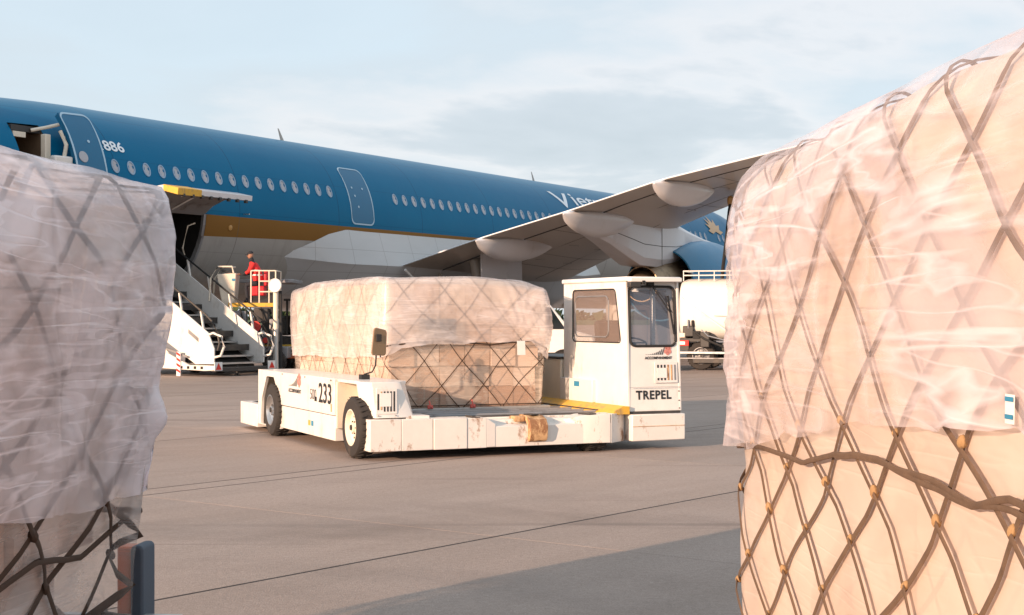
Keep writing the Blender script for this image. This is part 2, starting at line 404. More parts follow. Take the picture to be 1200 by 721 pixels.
def put_text(name, txt, size, mat, parent, o, ux, uy, bold=0.0, sx=1.0, spacing=1.0, lift=.004):
    me = text_mesh(txt, size, bold, sx, spacing); me.materials.append(M[mat])
    ux = Vector(ux).normalized(); uy = Vector(uy).normalized(); nn = ux.cross(uy)
    for v in me.vertices: v.co = Vector(o) + ux * v.co.x + uy * v.co.y + nn * lift
    ob = bpy.data.objects.new(name, me); COL.objects.link(ob); ob.parent = parent; return ob

# numpy value noise
_tab = np.random.RandomState(3).rand(64, 64, 64)
def vn(x, y, z):
    x = np.asarray(x, float); y = np.asarray(y, float) + 0 * x; z = np.asarray(z, float) + 0 * x
    xi = np.floor(x).astype(int); yi = np.floor(y).astype(int); zi = np.floor(z).astype(int)
    fx = x - xi; fy = y - yi; fz = z - zi; fx = fx * fx * (3 - 2 * fx); fy = fy * fy * (3 - 2 * fy); fz = fz * fz * (3 - 2 * fz)
    r = 0
    for a in (0, 1):
        for b in (0, 1):
            for c in (0, 1):
                w = (fx if a else 1 - fx) * (fy if b else 1 - fy) * (fz if c else 1 - fz)
                r = r + w * _tab[(xi + a) % 64, (yi + b) % 64, (zi + c) % 64]
    return r
def fbm(x, y, z, o=4):
    r = 0; a = .5; t = 0
    for k in range(o): r = r + a * vn(x * 2 ** k + 7 * k, y * 2 ** k + 3 * k, z * 2 ** k + 11 * k); t += a; a *= .5
    return r / t
def ridge(x, y, z, p=4, o=3): return (1 - np.abs(2 * fbm(x, y, z, o) - 1)) ** p

# ------------------------------------------------------------------ SETTING: ground, slabs, far field
def ground():
    me = MB(); S = 2500
    gd = me.add([(-S, -S, -.016), (S, -S, -.016), (S, S, -.016), (-S, S, -.016)], [(0, 1, 2, 3)]).build('apron', 'apron_concrete', smooth=False); tag(gd, None, None, kind='structure')
    me = MB().add([(-38, -1, -.003), (38, -1, -.003), (38, 78, -.003), (-38, 78, -.003)], [(0, 1, 2, 3)])
    jf = me.build('joint_bed', 'joint_filler', gd, smooth=False)
    a1 = math.atan2(.79, .61); cs, sn = math.cos(a1), math.sin(a1)
    cs_l = [7.18 - 4.62 * 9 + 4.62 * k for k in range(10)] + [11.50, 11.88, 16.4, 20.9, 25.5, 30.1, 34.7, 39.3, 43.9, 48.5, 53.1, 57.7, 62.3, 66.9, 71.5]
    cross = [9.1 + 6.0 * k for k in range(-9, 16)]
    meshes = {}; gap = .034
    for i in range(len(cs_l) - 1):
        wd = cs_l[i + 1] - cs_l[i]; key = round(wd, 2)
        if key not in meshes:
            L, w_ = (6.0 - .007) / 2, (wd - gap) / 2; ch = .0003
            b = MB(); b.add([(sx * L, sy * w_, -.016) for sx, sy in ((-1, -1), (1, -1), (1, 1), (-1, 1))] + [(sx * L, sy * w_, -ch) for sx, sy in ((-1, -1), (1, -1), (1, 1), (-1, 1))] + [(sx * (L - ch), sy * (w_ - ch), 0) for sx, sy in ((-1, -1), (1, -1), (1, 1), (-1, 1))],
                  [(8, 9, 10, 11)] + [(k, (k + 1) % 4, 4 + (k + 1) % 4, 4 + k) for k in range(4)] + [(4 + k, 4 + (k + 1) % 4, 8 + (k + 1) % 4, 8 + k) for k in range(4)])
            meshes[key] = b.mesh('concrete_slab', 'apron_concrete', smooth=False)
        for j in range(len(cross) - 1):
            c = (cs_l[i] + cs_l[i + 1]) / 2; g1 = (cross[j] + cross[j + 1]) / 2
            X = g1 * cs - c * sn; Y = g1 * sn + c * cs
            if Y < -5 or Y > 82 or abs(X) > 42: continue
            link('concrete_slab', meshes[key], gd, (X, Y, 0), (0, 0, a1))
    # grass beyond the apron on every side
    me = MB()
    for k in range(48):
        pass
    Ri, Ro = 330, 2400; N = 96; vs = []; fs = []
    for k in range(N):
        a = 2 * math.pi * k / N; vs += [(Ri * math.cos(a), Ri * math.sin(a), .02), (Ro * math.cos(a), Ro * math.sin(a), .02)]
    for k in range(N): j = (k + 1) % N; fs.append((2 * k, 2 * k + 1, 2 * j + 1, 2 * j))
    gf = me.add(vs, fs).build('airfield_grass', 'grass_far', smooth=False); tag(gf, None, None, kind='structure')
    # far tree belt round the airfield: many leaf clumps, one mass
    b = MB(); r2 = random.Random(5)
    for k in range(14000):
        a = 2 * math.pi * r2.random(); d = 900 + 60 * r2.random(); h = 5 + 2.5 * math.sin(a * 19) + 1.8 * math.sin(a * 53 + 1) + 1.2 * math.sin(a * 131)
        c = Vector((d * math.cos(a), d * math.sin(a), h * r2.random() ** .8)); s_ = 2.2 + 2.2 * r2.random()
        vs = [c + Vector((r2.uniform(-1, 1), r2.uniform(-1, 1), r2.uniform(-1, 1))) * s_ for _ in range(4)]
        b.add(vs, [(0, 1, 2), (0, 2, 3), (0, 3, 1), (1, 3, 2)])
    tw = b.build('distant_tree_belt', 'leaf_far', smooth=False); tag(tw, 'dark low belt of trees far beyond the airfield', 'trees', kind='stuff')
ground()

# ------------------------------------------------------------------ net-covered cargo pallets
class Load:
    def __init__(s, w, l, h, r=.07, rt=.10, slump=(), prof=((0, 0), (1, 0)), bulge=.03, seed=0, bfreq=1.3):
        s.w, s.l, s.h, s.r, s.rt, s.slump, s.prof, s.bulge, s.seed, s.bf = w, l, h, r, rt, slump, prof, bulge, seed, bfreq
        pts = []  # start at the middle of face -x? start at corner (-w/2,-l/2) running along y (the -x face), then +y face, +x face, -y face
        hw, hl = w / 2, l / 2; n = 6
        def seg(x0, y0, x1, y1, nx, ny, k):
            return [(x0 + (x1 - x0) * i / k, y0 + (y1 - y0) * i / k, nx, ny) for i in range(k)]
        def arc(cx, cy, a0): return [(cx + r * math.cos(a), cy + r * math.sin(a), math.cos(a), math.sin(a)) for a in [R(a0 - 90 * i / n) for i in range(n)]]
        pts += seg(-hw, -hl + r, -hw, hl - r, -1, 0, 40); pts += arc(-hw + r, hl - r, 180)
        pts += seg(-hw + r, hl, hw - r, hl, 0, 1, 40); pts += arc(hw - r, hl - r, 90)
        pts += seg(hw, hl - r, hw, -hl + r, 1, 0, 40); pts += arc(hw - r, -hl + r, 0)
        pts += seg(hw - r, -hl, -hw + r, -hl, 0, -1, 40); pts += arc(-hw + r, -hl + r, -90)
        pts.append(pts[0]); a = np.array(pts); dd = np.hypot(np.diff(a[:, 0]), np.diff(a[:, 1])); s.t = np.concatenate([[0], np.cumsum(dd)]); s.a = a; s.P = s.t[-1]
        # perimeter positions of the four corners
        s.c = (s.l - 2 * r + .8 * r, s.l + s.w - 2 * r, 2 * s.l + s.w - 4 * r, s.P - .8 * r)
        s.qmax = h - rt + rt * math.pi / 2 + min(w, l) / 2 - rt - .04
    def surf(s, p, q, off=0.0):
        p = np.mod(np.asarray(p, float), s.P); q = np.asarray(q, float)
        x, y, nx, ny = [np.interp(p, s.t, s.a[:, i]) for i in range(4)]
        nl = np.hypot(nx, ny); nx = nx / nl; ny = ny / nl
        q1 = s.h - s.rt; q2 = q1 + s.rt * math.pi / 2
        th = np.clip((q - q1) / s.rt, 0, math.pi / 2)
        z = np.where(q < q1, q, q1 + s.rt * np.sin(th))
        inset = s.rt * (1 - np.cos(th)); flat = np.maximum(q - q2, 0)
        px = np.interp(z, [a for a, b in s.prof], [b for a, b in s.prof])
        bn = (fbm(x * s.bf + s.seed, y * s.bf, z * s.bf * 1.3 + s.seed, 3) - .5) * 2 * s.bulge
        outn = (off + px + bn) * np.cos(th) - inset
        X = x + nx * outn; Y = y + ny * outn
        k = 1 - flat / (min(s.w, s.l) / 2 - s.rt); X = X * k; Y = Y * k
        Z = z + off * np.sin(th) + np.where(th > 0, bn * np.sin(th), 0)
        drop = 0
        for (sx, sy, d, rad) in s.slump: drop = drop + d * np.exp(-((X - sx) ** 2 + (Y - sy) ** 2) / rad ** 2)
        Z = Z - drop * np.clip(z / s.h, 0, 1) ** 1.5 * 1.0
        return X, Y, Z, nx * np.cos(th), ny * np.cos(th), np.sin(th)
def grid_mesh(name, X, Y, Z, U, V, mat, parent, wrap=True):
    nu, nv = X.shape; vs = np.stack([X, Y, Z], -1).reshape(-1, 3)
    i, j = np.meshgrid(np.arange(nu - 1), np.arange(nv - 1), indexing='ij'); a = (i * nv + j).ravel()
    fs = np.stack([a, a + nv, a + nv + 1, a + 1], 1)
    me = bpy.data.meshes.new(name); me.vertices.add(len(vs)); me.vertices.foreach_set('co', vs.ravel()); me.loops.add(fs.size); me.loops.foreach_set('vertex_index', fs.ravel().astype(np.int32))
    me.polygons.add(len(fs)); me.polygons.foreach_set('loop_start', (np.arange(len(fs)) * 4).astype(np.int32)); me.update(calc_edges=True)
    uv = me.uv_layers.new(name='UVMap'); uvs = np.stack([U, V], -1).reshape(-1, 2)[fs.ravel()]; uv.data.foreach_set('uv', uvs.ravel())
    me.polygons.foreach_set('use_smooth', [True] * len(fs)); me.materials.append(M[mat]); me.validate(); me.update()
    o = bpy.data.objects.new(name, me); COL.objects.link(o); o.parent = parent; return o
def make_load(label, cat, loc, rz, S, hem, cover, wrap, carton, netmat, seed, anchors=(), wr=.02, ang=25, cell=(.50, .36), strapw=.011, pr=None,
              knots=True, net_range=None, brown_rows=0, rope=None, film_off=.045, flares=(), du=.028, carton_size=(.42, .36, .30), carton_in=.05, knot_faces=None, strap_jit=.03):
    root = thing('cargo_pallet_load', label, cat, loc, rz)
    r_ = random.Random(seed)
    # aluminium pallet sheet
    MB().bb(-S.w / 2 - .04, S.w / 2 + .04, -S.l / 2 - .04, S.l / 2 + .04, -.035, .0).build('pallet_base', 'aluminium', root, bevel=.006)
    # cartons
    cw, cl, ch = carton_size; W_, L_ = S.w - 2 * carton_in, S.l - 2 * carton_in
    dmax = max([d for *_, d, _ in S.slump] + [0]); H_ = S.h - .07
    pmin = min(b for a, b in S.prof); 
    nx = max(2, round(W_ / cw)); ny = max(2, round(L_ / cl)); nz = max(2, round(H_ / ch)); cm = {}
    for k in range(nz):
        z0 = H_ * (k + .5) / nz; ins = min(0.0, float(np.interp(z0, [a for a, b in S.prof], [b for a, b in S.prof])))
        Wk, Lk = W_ + 2 * ins, L_ + 2 * ins
        for i in range(nx):
            for j in range(ny):
                if 0 < i < nx - 1 and 0 < j < ny - 1 and k < nz - 1: continue
                x = -Wk / 2 + Wk * (i + .5) / nx; y = -Lk / 2 + Lk * (j + .5) / ny
                dz = sum(d * math.exp(-((x - sx) ** 2 + (y - sy) ** 2) / rad ** 2) for sx, sy, d, rad in S.slump) * (z0 / S.h) ** 1.5
                mt = carton if k >= brown_rows else 'carton_brown'
                if mt not in cm: cm[mt] = MB().box((0, 0, 0), (1, 1, 1)).mesh('carton', mt, smooth=False)
                inn = r_.uniform(0, .035)
                sxx = -1 if i == 0 else (1 if i == nx - 1 else 0); syy = -1 if j == 0 else (1 if j == ny - 1 else 0)
                link('carton', cm[mt], root, (x - sxx * inn, y - syy * inn, z0 - dz * 1.05), (0, 0, r_.uniform(-.012, .012)), (Wk / nx - .012, Lk / ny - .012, H_ / nz - .008))
    # inner wrap
    nu = int(S.P / .05); nv = int(S.qmax / .05); p, q = np.meshgrid(np.linspace(0, S.P, nu), np.linspace(.005, S.qmax, nv), indexing='ij')
    wk = -.006 + .012 * (fbm(np.cos(p * 6.2832 / S.P) * 9 + seed, np.sin(p * 6.2832 / S.P) * 9, q * 3.2, 4) - .5)
    X, Y, Z, *_ = S.surf(p, q, .004 + wk); grid_mesh('stretch_wrap', X, Y, Z, p, q, wrap, root)
    # net
    cwid, chei = cell; ncol = max(4, round(S.P / cwid)); cwid = S.P / ncol; qn = S.h + .5; n_up = int(qn / (chei / 2))
    def warp(a, b):
        return a + strap_jit * 2 * (vn(a * 2.1 + seed, b * 2.3, seed * .5) - .5), b + strap_jit * 2.4 * (vn(a * 1.9 + 9, b * 2.2 + seed, 3.3) - .5)
    net = MB().tube([S_pt for S_pt in [tuple(float(c[0]) for c in S.surf(np.array([t]), np.array([.03]), .02)[:3]) for t in np.linspace(0, S.P * .999, 160)]], strapw * 1.25, 6).build('cargo_net', netmat, root)
    for side in (1, -1):
        for c0 in range(ncol):
            K = n_up * 7; b = np.linspace(0.02, n_up * chei / 2, K); a = c0 * cwid + side * b / chei * cwid
            # pinch strands together near the nodes
            a2, b2 = warp(a, b)
            ph = b / (chei / 2); 
            X, Y, Z, nx_, ny_, nz_ = S.surf(a2, b2, .012 + .005 * side)
            pts = list(zip(X, Y, Z)); nr = list(zip(nx_, ny_, nz_))
            MB().tube(pts, strapw * r_.uniform(.9, 1.15), 6, flat=.30, nrm=nr).build('net_strap', netmat, net)
    if knots:
        kb = MB(); kb.lathe([(-.02, .004), (-.014, .014), (-.004, .019), (.006, .018), (.015, .012), (.02, .003)], (0, 0, 0), (0, 0, 1), 8)
        km = kb.mesh('knot', 'knot_rope' if netmat == 'strap' else netmat)
        cnt = 0
        for j in range(1, n_up):
            for c0 in range(ncol):
                a = c0 * cwid + (cwid / 2 if j % 2 else 0); b = j * chei / 2
                if knot_faces and not any(lo <= a <= hi for lo, hi in knot_faces): continue
                if cnt > 240 or b > .95: continue
                a2, b2 = warp(np.array([a]), np.array([b])); X, Y, Z, *_ = S.surf(a2, b2, .012); sc = r_.uniform(.7, 1.05) * strapw / .011 * .8
                link('knot', km, net, (float(X[0]), float(Y[0]), float(Z[0])), (r_.uniform(-.5, .5), r_.uniform(-.5, .5), 0), (sc, sc, sc * r_.uniform(1, 1.9))); cnt += 1
    # rope cinched round the load
    if rope:
        for (pa, qa_pts, rad, mat_) in rope:
            ps = np.linspace(pa[0], pa[1], 140); qs = np.interp(ps, [a for a, b in qa_pts], [b for a, b in qa_pts]) + .006 * (vn(ps * 9, ps * 0 + seed, ps * 0) - .5)
            X, Y, Z, nx_, ny_, nz_ = S.surf(ps, qs, .020); MB().tube(list(zip(X, Y, Z)), rad, 7, flat=.6, nrm=list(zip(nx_, ny_, nz_))).build('cinch_rope', mat_, root)
    # outer cover film
    p0, p1 = pr or (0, S.P); nu = int((p1 - p0) / du); nv = int((S.qmax - .6) / du)
    pp = np.linspace(p0, p1, nu); hm = np.array([np.interp(x % S.P, [a for a, b in hem], [b for a, b in hem]) for x in pp])
    hm = hm + .03 * (vn(pp * 4.1, pp * 0 + seed, pp * 0) - .5) + .012 * (vn(pp * 17, pp * 0 + seed, pp * 0) - .5)
    v = np.linspace(0, 1, nv); q = hm[:, None] + (S.qmax - hm[:, None]) * v[None, :]; p = np.repeat(pp[:, None], nv, 1)
    ca, sa = math.cos(R(ang)), math.sin(R(ang)); u1 = p * ca + q * sa; v1 = -p * sa + q * ca
    edge = 1.0
    wv = wr * (ridge(u1 * .55 + seed, v1 * 3.6, p * 0 + 1.5, 4, 2) - .1) + wr * .55 * (ridge(u1 * 1.1 + 4, v1 * 9, p * 0 + seed, 4, 2) - .1) + wr * .5 * (fbm(p * 2.5, q * 2.5, p * 0 + seed, 2) - .5)
    for (ap, aq, rad, amp, nf) in anchors:
        dx = p - ap; dy = q - aq; dist = np.hypot(dx, dy); an = np.arctan2(dy, dx)
        wv = wv + amp * np.abs(np.sin(an * nf + 2.5 * vn(dist * 3, an * 1.5, p * 0 + seed))) ** .8 * np.exp(-(dist / rad) ** 1.3) * np.clip(dist / (rad * .15), 0, 1) - amp * .7 * np.exp(-(dist / (rad * .25)) ** 2)
    for (ap, aq, rp, rq, amp) in flares: wv = wv + amp * np.exp(-((p - ap) / rp) ** 2 - ((q - aq) / rq) ** 2)
    lo = np.clip((q - hm[:, None]) / .10, 0, 1); wv = wv + .022 * (1 - lo) * (np.sin(p * 15 + 4 * vn(p * 2, p * 0, p * 0 + seed)) * .6 + .5)
    wv = wv * (1 - .75 * np.clip((q - (S.h - .16)) / .12, 0, 1))
    X, Y, Z, *_ = S.surf(p, q, film_off + np.maximum(wv, -.003)); grid_mesh('plastic_cover', X, Y, Z, p, q, cover, root)
    return root

# left pallet, its near side in shade
SL = Load(2.2, 3.1, 1.69, r=.06, rt=.03, slump=(), prof=((0, -.27), (.25, -.24), (.42, -.16), (.62, -.11), (.9, -.08), (1.15, -.035), (1.4, 0), (1.7, -.03)), bulge=.014, seed=3)
pR = SL.c[1]   # corner far right: perimeter position where the +x face starts
LL = make_load('tall shaded pallet load at the left edge, cloudy film over dark net straps', 'cargo pallet', (-2.62, 4.57, .50), R(-5.7), SL,
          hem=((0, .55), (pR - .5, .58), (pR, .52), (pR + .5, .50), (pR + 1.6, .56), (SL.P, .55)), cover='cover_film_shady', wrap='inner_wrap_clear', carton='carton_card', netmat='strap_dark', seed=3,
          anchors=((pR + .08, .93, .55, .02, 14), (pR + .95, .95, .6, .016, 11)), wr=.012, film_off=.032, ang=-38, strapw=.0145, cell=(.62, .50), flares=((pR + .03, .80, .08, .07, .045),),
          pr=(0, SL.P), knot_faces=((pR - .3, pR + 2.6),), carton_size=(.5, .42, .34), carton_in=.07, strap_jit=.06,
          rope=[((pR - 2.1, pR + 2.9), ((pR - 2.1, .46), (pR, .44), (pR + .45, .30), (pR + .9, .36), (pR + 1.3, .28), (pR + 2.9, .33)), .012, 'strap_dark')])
# right pallet, sunlit
SR = Load(2.2, 3.1, 1.70, r=.10, rt=.06, slump=((-1.1, 1.55, .04, .20),), prof=((0, .0), (.5, .02), (.72, .0), (1.0, .03), (1.4, .02), (1.7, .0)), bulge=.018, seed=11)
cR = SR.c[0]   # far-left corner; the visible -x face is p in (0, cR)
RR = make_load('tall sunlit pallet load at the right edge, cream wrap under brown knotted net', 'cargo pallet', (1.955, 3.52, .50), R(3.43), SR,
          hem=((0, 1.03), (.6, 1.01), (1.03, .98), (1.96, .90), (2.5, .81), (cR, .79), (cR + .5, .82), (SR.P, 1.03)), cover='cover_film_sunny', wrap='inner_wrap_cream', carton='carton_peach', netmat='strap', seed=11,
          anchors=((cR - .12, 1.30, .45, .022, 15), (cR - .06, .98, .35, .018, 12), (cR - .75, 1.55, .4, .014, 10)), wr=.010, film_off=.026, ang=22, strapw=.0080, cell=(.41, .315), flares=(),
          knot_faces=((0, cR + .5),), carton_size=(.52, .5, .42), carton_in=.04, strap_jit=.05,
          rope=[((0, cR + .9), ((0, .86), (.61, .88), (.81, .846), (1.06, .854), (1.37, .88), (1.74, .86), (2.08, .80), (2.7, .80), (cR, .78), (cR + .9, .76)), .0075, 'strap'),
                ((0, 1.74), ((0, .83), (.61, .86), (.81, .85), (1.06, .87), (1.4, .875), (1.74, .855)), .0065, 'strap')])

lx, ly, lz, *_ = SR.surf(np.array([.50, .54, .54, .50]), np.array([1.02, 1.02, 1.07, 1.07]), .045)
lb_ = MB().add(list(zip(lx, ly, lz)), [(0, 1, 2, 3)]).build('address_label', 'paper', RR, smooth=False)
for q0 in (1.028, 1.058):
    lx, ly, lz, *_ = SR.surf(np.array([.503, .537, .537, .503]), np.array([q0, q0, q0 + .008, q0 + .008]), .047); MB().add(list(zip(lx, ly, lz)), [(0, 1, 2, 3)]).build('blue_line', 'blue_print', lb_, smooth=False)

# ------------------------------------------------------------------ cargo transporter
VTH = R(24.0); VP0 = Vector((-1.715, 17.65, 0))
def vw(x, y, z=0): return (VP0.x + x * math.cos(VTH) - y * math.sin(VTH), VP0.y + x * math.sin(VTH) + y * math.cos(VTH), z)
def make_wheel(parent, c, rad, width, rim_mat, axis=(-1, 0, 0), name='wheel', holes=8, dish=.04):
    """mesh origin at the hub; axis points outwards"""
    w = width / 2; t = MB()
    prof = [(-w, rad * .60), (-w * 1.0, rad * .78), (-w * .92, rad * .93), (-w * .72, rad * .985), (-w * .3, rad), (w * .3, rad), (w * .72, rad * .985), (w * .92, rad * .93), (w, rad * .78), (w, rad * .60), (w * .8, rad * .57), (-w * .8, rad * .57), (-w, rad * .6)]
    t.lathe(prof, (0, 0, 0), axis, 40)
    ax = Vector(axis).normalized(); up = Vector((0, 0, 1)); sd = ax.cross(up).normalized()
    for k in range(30):  # tread blocks
        a = 2 * math.pi * k / 30; d = sd * math.cos(a) + up * math.sin(a); tg = ax.cross(d)
        for sgn in (-1, 1):
            c0 = d * (rad * .995) + ax * (sgn * w * .45)
            t.bar(c0 - ax * w * .3 * 1 + tg * .012, c0 + ax * w * .3 - tg * .012, rad * .10, rad * .03)
    o = t.build(name, 'tyre_rubber', parent); o.location = c
    r = MB(); q = rad * .6
    r.lathe([(w * .98, q), (w * .99, q * .93), (w * .80, q * .88), (w * .55, q * .84), (w * .38, q * .70), (w * .46, q * .50), (w * .60, q * .40), (w * .62, q * .30), (w * .85, q * .27), (w * .88, q * .20), (w * .88, 0.001)], (0, 0, 0), axis, 36)
    r.lathe([(-w * .98, q), (-w * .5, q * .8), (-w * .4, .01)], (0, 0, 0), axis, 24)
    ro = r.build('rim', rim_mat, o)
    b = MB()
    for k in range(holes):
        a = 2 * math.pi * (k + .5) / holes; d = sd * math.cos(a) + up * math.sin(a)
        b.lathe([(w * .36, .001), (w * .46, rad * .038), (w * .485, rad * .036), (w * .49, .001)], d * q * .62, axis, 8)
    b.build('vent_hole', 'bay_dark', o)
    b = MB()
    for k in range(6):
        a = 2 * math.pi * k / 6; d = sd * math.cos(a) + up * math.sin(a); b.lathe([(w * .58, rad * .026), (w * .72, rad * .026), (w * .73, .001)], d * q * .36, axis, 6)
    b.lathe([(w * .8, q * .17), (w * 1.0, q * .15), (w * 1.02, .001)], (0, 0, 0), axis, 12)
    b.build('wheel_nut', 'dark_steel', o)
    return o
def transporter():
    t = thing('cargo_transporter', 'white low cargo transporter numbered 233, carrying a wrapped pallet beside its narrow cab', 'airport vehicle', VP0, VTH)
    wp = 'white_paint'; ws = 'worn_white_steel'
    # chassis core (dark, behind panels)
    MB().bb(.12, 3.5, .32, 6.0, .20, .40).build('chassis_frame', 'dark_steel', t, bevel=.01)
    # deck and rollers
    dk = MB().bb(.62, 3.40, .30, 6.05, .41, .455).build('deck', 'dark_steel', t, bevel=.006)
    rm = MB().lathe([(-1.32, .001), (-1.32, .022), (1.32, .022), (1.32, .001)], (0, 0, 0), (1, 0, 0), 10).mesh('roller', 'grey_steel')
    for k in range(16): link('roller', rm, dk, (2.0, .55 + k * .36, .468))
    for xx in (.68, 3.36): MB().bb(xx - .035, xx + .035, .5, 6.0, .455, .50).build('side_guide', 'dark_steel', dk, bevel=.005)
    # left side cabinet
    c = MB().bb(0, .62, 1.30, 3.84, .46, .925).build('side_cabinet', wp, t, bevel=.008)
    MB().bb(.012, .60, 1.31, 3.82, .45, .462).build('seam', 'bay_dark', c)
    lo = MB().bb(.006, .60, 1.28, 3.84, .14, .452).build('lower_skirt', wp, t, bevel=.008)
    MB().bb(-.004, .0, 2.06, 2.16, .60, .66).build('latch_hole', 'bay_dark', c)
    for y, z, m in ((2.42, .30, 'yellow_paint'), (2.28, .30, 'blue_print')): MB().bb(.002, .005, y - .05, y + .05, z - .035, z + .035).build('sticker', m, lo)
    MB().bb(-.003, .0, 1.40, 1.44, .50, .60).build('sticker', 'gold_paint', c)
    for y in (1.42, 2.6, 3.74):
        MB().lathe([(0, .012), (.012, .012), (.014, .001)], (0, y, .90), (-1, 0, 0), 8).build('bolt', 'grey_steel', c)
    # numbers and logo (flat print on the cabinet)
    put_text('lettering', '500', .20, 'black_print', c, (-.003, 2.36, .62), (0, -1, 0), (0, 0, 1), bold=-.002, sx=.95, spacing=1.02)
    put_text('lettering', '233', .36, 'black_print', c, (-.003, 1.97, .60), (0, -1, 0), (0, 0, 1), bold=.004, sx=1.08, spacing=1.0)
    def logo(o, ux, uy, s, par):
        o = Vector(o); ux = Vector(ux); uy = Vector(uy); nn = ux.cross(uy).normalized() * .003; b = MB(); r_ = MB()
        def q(bm, pts): bm.add([o + ux * x * s + uy * y * s + nn for x, y in pts], [tuple(range(len(pts)))])
        for k in range(9):
            x = .02 + k * .075; h = .015 + .22 * (k / 8) ** 2.2; q(b, [(x, .20), (x + .035, .20), (x + .055 + h * .3, .20 + h), (x + .03 + h * .3, .20 + h)])
        for (cx, cy, rr) in ((.86, .42, .085), (.78, .30, .07), (.92, .30, .075), (.85, .24, .06), (.80, .42, .05), (.94, .41, .045)):
            q(r_, [(cx + rr * math.cos(2 * math.pi * i / 10), cy + rr * math.sin(2 * math.pi * i / 10)) for i in range(10)])
        b.build('logo_bars', 'black_print', par, smooth=False); r_.build('logo_globe', 'pale_red_print', par, smooth=False)
        put_text('lettering', 'ACCOMPANIMENT', .115 * s, 'black_print', par, o + uy * .06 * s, ux, uy, bold=.002, sx=1.02)
    logo((-.001, 3.42, .63), (0, -1, 0), (0, 0, 1), .62, c)
    # front wheel arch
    MB().bb(.04, .62, .36, 1.29, .885, .925).build('arch_roof', wp, t, bevel=.006)
    MB().bb(.34, .60, .40, 1.30, .30, .885).build('arch_liner', 'cream_paint', t, bevel=.006)
    MB().bb(.02, .33, 1.24, 1.296, .30, .884).build('arch_end_plate', 'cream_paint', t, bevel=.004)
    # front fender with sloped flank and grille
    f = MB(); lo_ = [(.0, .36), (.10, .02), (.40, .02), (.52, .06), (.60, .36)]
    f.loft([[(x, y, .50) for x, y in [(.05, .36), (.11, .0), (.42, .0), (.60, .03), (.66, .36)]], [(x, y, .925) for x, y in [(-.02, .36), (.07, .05), (.38, .05), (.44, .08), (.60, .36)]]])
    fo = f.build('front_fender', wp, t, bevel=.008)
    gp = MB().bb(.115, .375, -.004, .016, .55, .86).build('grille_plate', wp, fo, bevel=.003)
    for k in range(6):
        MB().bb(.130 + k * .040, .148 + k * .040, -.0075, -.002, (.60 if k < 2 else .58), .82 - (.03 if k == 0 else 0)).build('grille_slot', 'bay_dark' if k != 1 else 'rusty_paint', gp)
    MB().bb(.165, .30, -.010, -.006, .64, .80).build('sticker', 'paper', gp)
    MB().bb(.50, .80, .02, .34, .452, .52).build('step_block', ws, t, bevel=.006)
    for xx in (.14, .36): MB().lathe([(0, .008), (.010, .008), (.011, .001)], (xx, -.004, .53), (0, -1, 0), 8).build('bolt', 'grey_steel', fo)
    # wheels
    make_wheel(t, (.05, .42, .371), .371, .24, 'cream_paint'); make_wheel(t, (.05, 4.17, .371), .371, .24, 'bright_steel')
    make_wheel(t, (3.05, .16, .215), .215, .30, 'grey_steel'); make_wheel(t, (4.16, 4.17, .371), .371, .24, 'cream_paint', axis=(1, 0, 0))
    # rear wheel arch: plate with a six-sided opening
    rp = MB(); rp.framepanel([(3.85, .12), (5.10, .12), (5.10, .925), (3.85, .925)], [(3.86, .13), (4.95, .13), (4.90, .50), (4.62, .84), (4.22, .84), (3.87, .5)], (0, 0, 0), (0, 1, 0), (0, 0, 1), .04)
    rp.build('rear_arch_plate', wp, t, bevel=.004)
    MB().bb(.04, .62, 3.86, 5.09, .88, .925).build('arch_roof', wp, t, bevel=.006)
    MB().bb(.42, .60, 3.86, 5.05, .15, .88).build('arch_liner', 'grey_steel', t)
    MB().bb(.045, .60, 4.99, 5.06, .12, .878).build('arch_end_plate', 'cream_paint', t, bevel=.004)
    MB().bb(-.015, .60, 5.11, 6.14, .06, .40).build('rear_step_box', wp, t, bevel=.01)
    MB().bb(.61, 3.5, 5.95, 6.12, .12, .44).build('rear_beam', ws, t, bevel=.01)
    # front beam in welded sections, guide horns, recesses
    bm_ = MB(); bm_.prism([(-.075, .115), (-.075, .365), (.06, .385), (.075, .44), (.30, .44), (.30, .115)], 'x', .02, 3.22); fb = bm_.build('front_beam', ws, t, bevel=.006)
    def sect(x0, x1, zt=.488, y0=-.092, sl=0.0, m=ws):
        s_ = MB(); s_.loft([[(x0, y0, .112), (x0, y0, zt), (x0, .22, zt + .002), (x0, .22, .112)], [(x1 - sl, y0, .112), (x1 - sl, y0, zt), (x1 - sl * .3, .22, zt + .002), (x1, .22, .112)]])
        s_.build('beam_section', m, fb, bevel=.006)
    sect(.01, .40); sect(.405, .80, .485); sect(.81, 1.24, .482, -.10); sect(1.245, 1.50, .478, -.09)
    MB().loft([[(1.50, -.088, .12), (1.50, -.088, .47), (1.50, .22, .47), (1.50, .22, .12)], [(1.62, -.08, .12), (1.62, -.08, .40), (1.62, .22, .41), (1.62, .22, .12)]]).build('guide_horn', ws, fb, bevel=.004)
    MB().box((1.37, .04, .485), (.12, .20, .02), ry=R(8)).build('pad', 'dark_steel', fb, bevel=.004)
    # rusty pallet stop
    h = MB(); h.prism([(-.14, .22), (-.155, .36), (-.11, .44), (.02, .485), (.20, .49), (.20, .43), (.0, .42), (-.06, .36), (-.07, .16), (-.12, .18)], 'x', 2.06, 2.30)
    ho = h.build('pallet_stop', 'rusty_paint', t, bevel=.006); MB().box((2.16, .05, .494), (.12, .16, .015), ry=0, rz=.2).build('pad', 'dark_steel', ho, bevel=.003)
    MB().bb(1.93, 2.05, .0, .2, .41, .475).build('stop_bracket', 'rusty_paint', t, bevel=.005)
